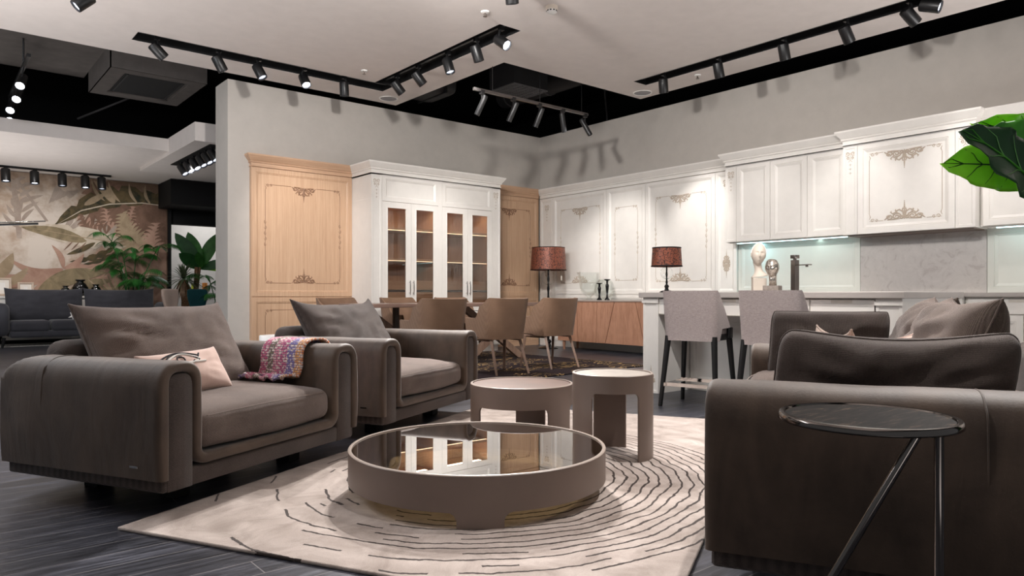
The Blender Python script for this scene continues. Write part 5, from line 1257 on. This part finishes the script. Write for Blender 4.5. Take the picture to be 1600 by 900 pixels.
def upholstered(name, label, cat, loc, rz, W_, D, T, A, zs, cushions=1):
    t = thing(name, label, cat, loc, rz); th = .045; zb = .165; ib = .215
    path = arch_path(A, T, th, zb, ib, W_)
    secs = [(-.012, .35), (-.010, .62), (-.004, .86), (.006, 1.0), (.022, 1.02), (.05, .98)] + [(.05 + (D - .2) * i / 10, 1) for i in range(1, 11)] + [(D - .15 + .16 * math.sin(PI / 2 * i / 20), 1) for i in range(1, 20)] + [(D + .008, .8), (D + .01, .4)]
    link('leather_cover', skin(path, th, secs, D, T), 'leather', t, 70)
    # stitched seam across each arm near the back
    for f in (0, 1):
        bm = B(); pts = []
        for (x, z) in path[:24]:
            xx = x if f == 0 else W_ - x; d = Vector((xx - (A / 2 if f == 0 else W_ - A / 2), 0, z - (T - .2))).normalized(); pts.append((xx + d.x * th * .5 - (0.010 if x < .03 and f == 0 else (-.010 if x < .03 else 0)), min(D - .27, .70), z + max(0, d.z) * th * .5))
        tube(bm, pts[:20], .0028, 5); link('seam', bm, 'leather', t, 60)
    for f in (0, 1):                                        # fabric filling of the arms
        x0 = 0 if f == 0 else W_ - A; bm = B(); pr = []
        hw = A / 2 - th * .92
        for i in range(17):
            a = PI - PI * i / 16; c, s = math.cos(a), math.sin(a); pr.append((A / 2 + hw * math.copysign(abs(c) ** .7, c), T - th - .075 + .07 * abs(s) ** .7))
        pr = [(A / 2 - hw, .112)] + pr + [(A / 2 + hw, .112)]
        rows = []
        for y, k in ((.003, .93), (.006, .97), (.014, 1), (D - .16, 1)): rows.append([bm.verts.new((x0 + A / 2 + (x - A / 2) * k, y, z if i_ in (0, len(pr) - 1) else z - (1 - k) * .06)) for i_, (x, z) in enumerate(pr)])
        for a, b in zip(rows, rows[1:]):
            for k in range(len(pr)): bm.faces.new((a[k], a[(k + 1) % len(pr)], b[(k + 1) % len(pr)], b[k]))
        bm.faces.new(rows[0]); bm.faces.new(rows[-1][::-1]); link('arm_panel', bm, 'fab', t, 50)
    bm = B(); bbox(bm, .02, W_ - .02, .006, D + .0, .11, .19, .012); link('base', bm, 'fab', t, 50)
    link('back_frame', softbox(W_ - .48, .20, T - .06, .07, 8, lambda p: Vector((p.x, p.y + .06 * p.z, p.z))), 'fab', t, 80, (W_ / 2, D - .02, .112))
    wseat = (W_ - 2 * A) / cushions
    for k in range(cushions):
        bm = softbox(wseat - .004, D - .12, zs - .245, .055, 10, lambda p: Vector((p.x * (1 + .012 * math.sin(PI * min(1, p.z / .16))), p.y - .02 * (1 - (2 * p.x / wseat) ** 2) * (1 if p.y < -.3 else 0) + nz(p, 6, .006, k), p.z + (.045 * (1 - (2 * p.x / wseat) ** 4) * (1 - (2 * p.y / (D - .12)) ** 4) if p.z > .08 else 0) + nz(p, 5, .007, 3 + k))))
        sc_ = link('seat_cushion', bm, 'fab2', t, 180, (A + wseat * (k + .5), (D - .12) / 2 + .012, .245))
        bm = B(); h_ = zs - .245; y_ = -(D - .12) / 2
        tube(bm, [(-(wseat / 2 - .012) * math.cos(PI * i / 24) if False else (-(wseat / 2 - .05) + (wseat - .10) * i / 24), y_ - .0015 - .02 * (1 - ((-(wseat / 2 - .05) + (wseat - .10) * i / 24) * 2 / wseat) ** 2) + .012, h_ - .012 + .008 * math.sin(PI * i / 24)) for i in range(25)], .0024, 5); link('piping', bm, 'stitch', sc_, 60)
    for x in (.32, W_ - .26):
        for y in (.27, D - .2): bm = B(); bbox(bm, x - .045, x + .045, y - .045, y + .045, 0, .111, .004); link('foot', bm, 'black', t)
    bm = B(); bbox(bm, -.02, -.0155, .10, .145, .215, .2245, .001); link('metal_tag', bm, 'chrome', t)
    return t
CW, CD, CT, CA = 1.345, .97, .645, .215
def back_cushion(t, w_, h_, th, x, y, z, tilt, seed, rzz=0, m='fab2', name='back_cushion', **kw):
    bm, pip = cushion(w_, h_, th, seed, **kw); o = link(name, bm, m, t, 180, (x, y, z), (R(tilt), 0, R(rzz)))
    b = B(); tube(b, pip, .0045, 6, True); link('piping', b, m, o, 180); return o
c1 = upholstered('armchair', 'dark taupe leather armchair with the coloured throw, nearest on the left', 'armchair', G(2.10, 2.42), 27.5, CW, CD, CT, CA, .405)
back_cushion(c1, .86, .545, .25, .69, .60, .395, -33, 3, -7, pinch=.05, wr=.018, ears=.05)
c2 = upholstered('armchair', 'dark taupe leather armchair standing second in the row, before the dining chairs', 'armchair', G(3.745, 2.44), 27.5, CW, CD, CT, CA, .405)
back_cushion(c2, .84, .54, .25, .69, .60, .395, -33, 8, -6, m='fab', pinch=.06, wr=.018, ears=.09)
# throw over the far arm of the first armchair: follows the arm outside, top, inside, then lies on the seat
t = thing('throw_blanket', 'multicoloured woven throw hung over the arm of the nearest left armchair', 'blanket', G(2.10, 2.42), 27.5)
xi, xo = CW - CA - .008, CW + .006; prof = []
for i in range(5): prof.append((xi - .12 + .1 * i / 4, .462 + .006 * math.sin(i)))
for i in range(7): prof.append((xi - .012, .475 + .10 * i / 6))
for i in range(1, 12):
    a = PI - PI * i / 12; c, s = math.cos(a), math.sin(a); prof.append(((xi + xo) / 2 + ((xo - xi) / 2 + .008) * math.copysign(abs(c) ** .75, c), .57 + .092 * abs(s) ** .75))
for i in range(4): prof.append((xo + .012, .565 - .05 * i))
bm = B(); uvl = bm.loops.layers.uv.new('UVMap'); ny = 34; rows = []; ln = [0]
for a, b in zip(prof, prof[1:]): ln.append(ln[-1] + math.hypot(b[0] - a[0], b[1] - a[1]))
for j in range(ny + 1):
    y = .185 + .29 * j / ny; row = []
    for i, (x, z) in enumerate(prof):
        sh = .05 * max(0, 1 - i / 8)
        fold = .007 * math.sin(y * 42 + i * .3) * max(0, 1 - i / 10)
        row.append((bm.verts.new((x + fold * .3, y + sh * .9, z + fold + .001)), ln[i], y))
    rows.append(row)
for a, b in zip(rows, rows[1:]):
    for i in range(len(prof) - 1):
        q = [a[i], a[i + 1], b[i + 1], b[i]]; f = bm.faces.new([v[0] for v in q])
        for lp, v in zip(f.loops, q): lp[uvl].uv = (v[2], v[1])
o = link('woven_cloth', bm, 'throw', t, 180); md = o.modifiers.new('thick', 'SOLIDIFY'); md.thickness = .012; md.offset = 1
bm = B(); uvl = bm.loops.layers.uv.new('UVMap')
tube(bm, [(xi - .13, .225 + .31 * i / 14, .468 + .008 * math.sin(i * 1.7)) for i in range(15)], [.012 + .004 * math.sin(i * 2.3) for i in range(15)], 10)
for f in bm.faces:
    for lp in f.loops: lp[uvl].uv = (lp.vert.co.y, math.atan2(lp.vert.co.z - .468, lp.vert.co.x - xi + .13) * .012)
link('rolled_hem', bm, 'throw', t, 180)
# pink pillow with embroidered eye
p_ = G(2.64, 2.80); t = thing('throw_pillow', 'pale pink velvet pillow with a black and white embroidered eye on the left armchair', 'pillow', (p_[0], p_[1], .435), 27.5 - 8)
tl = Matrix.Rotation(R(-34), 4, 'X') @ Matrix.Rotation(R(-3), 4, 'Y')
bm, pip = cushion(.44, .235, .14, 5, .05, .008, ears=.05); bmesh.ops.transform(bm, matrix=tl, verts=bm.verts); link('pillow_body', bm, 'pinkfab', t, 180)
def pillow_y(x, z): 
    u, v = x / .22, (z - .1175) / .1175; e = max(0, 1 - u * u) * max(0, 1 - v * v); return -(.07 * e ** .36) * (1 + .22 * max(0, -v) ** 1.2) - .001
def emb(lines, m, r, nm):
    b = B()
    for L_ in lines: tube(b, [tl @ Vector((x, pillow_y(x, z), z)) for x, z in L_], r, 6)
    link(nm, b, m, t, 60)
ec = (-.045, .15)
emb([[(ec[0] - .10 + .20 * i / 14, ec[1] + .055 * math.sin(PI * i / 14)) for i in range(15)], [(ec[0] - .10 + .20 * i / 14, ec[1] + .028 * math.sin(PI * i / 14) + .028) for i in range(15)], [(ec[0] - .10 + .17 * i / 14, ec[1] - .04 * math.sin(PI * i / 14)) for i in range(15)], [(ec[0] + .10, ec[1] + .02), (ec[0] + .115, ec[1] + .04)], [(ec[0] + .02 * math.cos(a * .55), ec[1] + .01 + .02 * math.sin(a * .55)) for a in range(13)]], 'embblack', .0042, 'eye_outline')
emb([[(ec[0] - .085 + .19 * i / 14, ec[1] + .040 * math.sin(PI * i / 14) + .004) for i in range(15)], [(ec[0] - .07 + .16 * i / 14, ec[1] - .02 * math.sin(PI * i / 14)) for i in range(15)], [(ec[0] + .03 + .1 * i / 6, ec[1] - .01) for i in range(7)]], 'embwhite', .0055, 'eye_white')

# sofa on the right: faces the armchairs
SW, SD, ST, SA = 2.0, 1.20, .66, .24
sofa = upholstered('sofa', 'large dark taupe leather sofa in the right foreground', 'sofa', G(4.17, .28), 27.5 + 180, SW, SD, ST, SA, .525, 2)
# its own back cushions (local frame: x runs towards the viewer)
back_cushion(sofa, .60, .42, .25, .53, .66, .50, -22, 12, 0, m='fab2', pinch=.06, wr=.02, ears=.07, rc=.05)
back_cushion(sofa, .70, .42, .28, 1.15, .66, .50, -22, 15, 3, pinch=.06, wr=.024, ears=.07, rc=.05)
def loose(name, label, cat, u, v, z, rz, w_, h_, th, tilt, seed, m='fab', **kw):
    p = G(u, v); t = thing(name, label, cat, (p[0], p[1], z), rz); back_cushion(t, w_, h_, th, 0, 0, 0, tilt, seed, 0, m, 'cushion_body', **kw); return t
loose('large_cushion', 'large dark woven cushion leaning inside the near sofa arm', 'cushion', 2.575, -.222, .455, 27.5 - 90 + 1, .68, .375, .22, 9, 21, 'fab', pinch=.015, wr=.024, sag=.045, ears=.0, rc=.12, full=.27, shear=.022)
loose('large_cushion', 'dark woven cushion leaning against the far sofa arm beside the bar stool', 'cushion', 3.74, -.07, .50, 27.5 - 90, .53, .345, .2, -6, 27, 'fab', pinch=.03, wr=.014, ears=.02, rc=.07, full=.32, shear=.012)
loose('throw_pillow', 'small pale pink pillow whose tip shows between the sofa cushions', 'pillow', 2.92, -.24, .50, 27.5 - 62, .36, .275, .13, -14, 31, 'pinkfab', pinch=.09, wr=.008, ears=.05)
loose('throw_pillow', 'small beige pillow whose corners peek over the large near cushion', 'pillow', 3.18, -.12, .50, 27.5 + 18, .38, .275, .12, -8, 33, 'beigefab', pinch=.09, wr=.008, ears=.06)

# ------------------------------------------------------------------ rug, tables
p_ = G(3.675, 1.435); t = thing('area_rug', 'cream rug with dark wavy rings under the coffee tables', 'rug', (p_[0], p_[1], 0), 27.5)
bm = B(); bbox(bm, -1.70, 1.70, -1.068, 1.068, 0, .014, .006, 3); link('pile', bm, 'rug', t)
bm = B(); box(bm, -1.695, 1.695, -1.063, 1.063, .0, .004); link('backing', bm, 'charcoal', t)
def ring_table(name, label, c, r, h, zb, legs, m_top, glass=False, cr=.03):
    """drum table: wall with arched openings, legs = [(start, end)] angles measured clockwise from the viewer side"""
    t = thing(name, label, 'coffee table', (c[0], c[1], .014)); th = .012 if not glass else .014; N = 240
    to_cam = math.atan2(-c[1], -c[0]); bm = B(); cols = []
    def zlow(adeg):
        best = zb
        for s, e in legs:
            mid = (s + e) / 2; hw = (e - s) / 2; d = abs((adeg - mid + 180) % 360 - 180)
            g = (d - hw) * PI / 180 * r                     # distance past the leg edge
            if g <= 0: return 0
            if g < cr: best = min(best, zb - cr + math.sqrt(max(0, cr * cr - (cr - g) ** 2)))
        return best
    angs = sorted({round(360 * i / N, 3) for i in range(N)} | {round((x + d) % 360, 3) for s, e in legs for x in (s, e) for d in (-.02, .02)})
    for a in angs:
        w_ = to_cam + math.radians(a); z0 = zlow(a if a < 180 else a - 360) if True else 0
        co, si = math.cos(w_), math.sin(w_)
        cols.append([bm.verts.new((rr * co, rr * si, zz)) for rr, zz in ((r, z0), (r, h - .003), (r - .003, h), (r - th, h), (r - th, z0))])
    k = len(cols)
    for i in range(k):
        a, b = cols[i], cols[(i + 1) % k]
        for j in range(5): bm.faces.new((a[j], b[j], b[(j + 1) % 5], a[(j + 1) % 5]))
    link('drum', bm, 'taupe', t, 40)
    bm = B(); lathe(bm, [(r + .0006, h - .002), (r - .002, h + .0012), (r - th - .001, h + .0012), (r - th - .001, h - .003)], 96); link('rim', bm, 'taupe_edge', t, 60)
    if glass:
        bm = B(); lathe(bm, [(0, h - .004), (r - th - .002, h - .004)], 96); lathe(bm, [(r - th - .002, h - .012), (r - th - .002, h - .004)], 96); link('glass_top', bm, m_top, t)
    else:
        bm = B(); lathe(bm, [(0, h - .004), (r - th - .004, h - .004), (r - th - .002, h - .008), (r - th - .002, h - .02), (0, h - .02)], 96); link('top', bm, m_top, t, 50)
    return t
ring_table('coffee_table', 'large low round taupe coffee table with a bronze glass top', (2.019, 2.678), .595, .206, .062, [(-8, 10), (112, 130), (232, 250)], 'bronze_glass', True, .035)
ring_table('coffee_table', 'medium round taupe coffee table with a brown leather top behind the glass one', (3.021, 3.535), .332, .336, .205, [(30, 67), (150, 187), (270, 307)], 'brown_top', False, .03)
ring_table('side_table', 'tall narrow round taupe side table with a beige stone top', (3.028, 2.749), .227, .468, .372, [(39, 90), (159, 210), (279, 330)], 'beige_top', False, .03)
# chrome side table at the right
t = thing('side_table', 'round dark-topped side table with slanted chrome leg beside the sofa arm', 'side table', (1.666, .735, 0)); r = .187
bm = B(); lathe(bm, [(0, .630), (r, .630), (r + .004, .633), (r + .004, .642), (r, .647), (r - .010, .647), (r - .012, .643)], 96); link('rim', bm, 'nickel', t, 40)
bm = B(); lathe(bm, [(0, .6435), (r - .0125, .6435)], 96); link('top', bm, 'marble', t)
lx = Vector((1.649, .579, 0)) - t.location; dg = Vector((1.617, .606, 0)) - t.location
bm = B(); tube(bm, [(lx.x, lx.y, .632), (lx.x, lx.y, .012)], .0095, 14); link('leg', bm, 'nickel', t, 60)
far = Vector((FX * 1.60 + RX * 1.60 * (1185 - 800) / 1115, FY * 1.60 + RY * 1.60 * (1185 - 800) / 1115, 0)) - t.location
bm = B(); tube(bm, [(dg.x, dg.y, .632), (far.x, far.y, .012)], .0095, 14); link('diagonal_leg', bm, 'nickel', t, 60)
bm = B(); tube(bm, [(lx.x, lx.y, .0095), (far.x, far.y, .0095), (.02, .16, .0095), (.14, .05, .0095)], .0095, 12, True); link('foot_frame', bm, 'nickel', t, 60)

# ------------------------------------------------------------------ broad-leaved plant at the right edge
p_ = G(2.55, -1.24)
t = thing('broad_leaf_plant', 'tall plant with large glossy leaves reaching in from the right edge', 'plant', (p_[0], p_[1], 0)); potp(t, .17, .34)
bm = B(); tube(bm, [(0, 0, .3), (.02, .01, .6), (0, 0, .92)], [.022, .018, .014], 10); link('stem', bm, 'leaf_mid', t, 60)
def big_leaf(px_, py_, qx, qy, D0, D1, wd, m, roll, nm='leaf', droop=.0):
    """leaf from base (px,py at depth D0) to tip, with raised midrib"""
    def pt(x, y, D): a = (x - 800) / 1115; b = (461 - y) / 1115; return Vector((FX * D + RX * a * D, FY * D + RY * a * D, .92 + b * D)) - t.location
    b0, b1 = pt(px_, py_, D0), pt(qx, qy, D1); d = (b1 - b0); Ln = d.length; d.normalize()
    view = -(b0 + b1) / 2 - t.location; view.z += .92 
    view = Vector((-FX, -FY, .15)); s = d.cross(view).normalized(); up = s.cross(d).normalized(); q = Matrix.Rotation(R(roll), 3, d); s = q @ s; up = q @ up
    bm = B(); rows = []; n = 18; mlen = 7
    for i in range(n + 1):
        f = i / n; w_ = wd * (math.sin(PI * min(1, f * .93 + .07)) ** .62) * (1 if f < .999 else 0); c = b0 + d * Ln * f + up * (-.06 * Ln * (2 * f - 1) ** 2) - Vector((0, 0, droop * f * f))
        rows.append([bm.verts.new(c + s * (w_ * g) + up * (.22 * abs(g) * w_ + .010 * math.sin(f * 26 + g * 2) * g * g)) for g in [(-1 + 2 * k / (mlen * 2 - 2)) for k in range(mlen * 2 - 1)]])
    for a, b in zip(rows, rows[1:]):
        for k in range(len(a) - 1): bm.faces.new((a[k], a[k + 1], b[k + 1], b[k]))
    rows = [[v.co.copy() for v in r_] for r_ in rows]
    o = link(nm, bm, m, t, 180); md = o.modifiers.new('thick', 'SOLIDIFY'); md.thickness = .0012
    bm = B(); rib = [r_[mlen - 1] + up * .002 for r_ in rows]; tube(bm, rib, [.0045 * (1 - .85 * i / n) for i in range(n + 1)], 6)
    for i in range(3, n - 2, 3):
        for k in (1, -1):
            j = [mlen - 1 + k * 1, mlen - 1 + k * 3, mlen - 1 + k * 5]; tube(bm, [rib[i]] + [rows[min(n, i + 1 + e)][jj] + up * .0015 for e, jj in enumerate(j)], [.0016, .0014, .001, .0006], 4)
    link('midrib', bm, 'leaf_dark' if m == 'leaf_light' else 'leaf_mid', o, 60)
    bm = B(); m_ = Vector((b0.x * .42, b0.y * .42, max(b0.z + .06, 1.12))); tube(bm, [((1 - f) ** 2 * Vector((0, 0, .9)) + 2 * f * (1 - f) * m_ + f * f * b0) for f in [i / 10 for i in range(11)]], [.009 - .0004 * i for i in range(11)], 8); link('stalk', bm, 'leaf_mid', o, 60)
big_leaf(1640, 262, 1482, 254, 1.98, 1.90, .072, 'leaf_light', -14)
big_leaf(1665, 330, 1519, 198, 1.80, 1.66, .078, 'leaf_dark', 12)
big_leaf(1690, 210, 1528, 196, 2.08, 2.0, .052, 'leaf_light', -34)
big_leaf(1660, 262, 1556, 197, 1.92, 1.86, .062, 'leaf_mid', 10)
big_leaf(1800, 160, 1700, 90, 2.1, 2.0, .07, 'leaf_light', 0)
big_leaf(1960, 330, 2060, 400, 2.0, 1.9, .07, 'leaf_mid', 0)
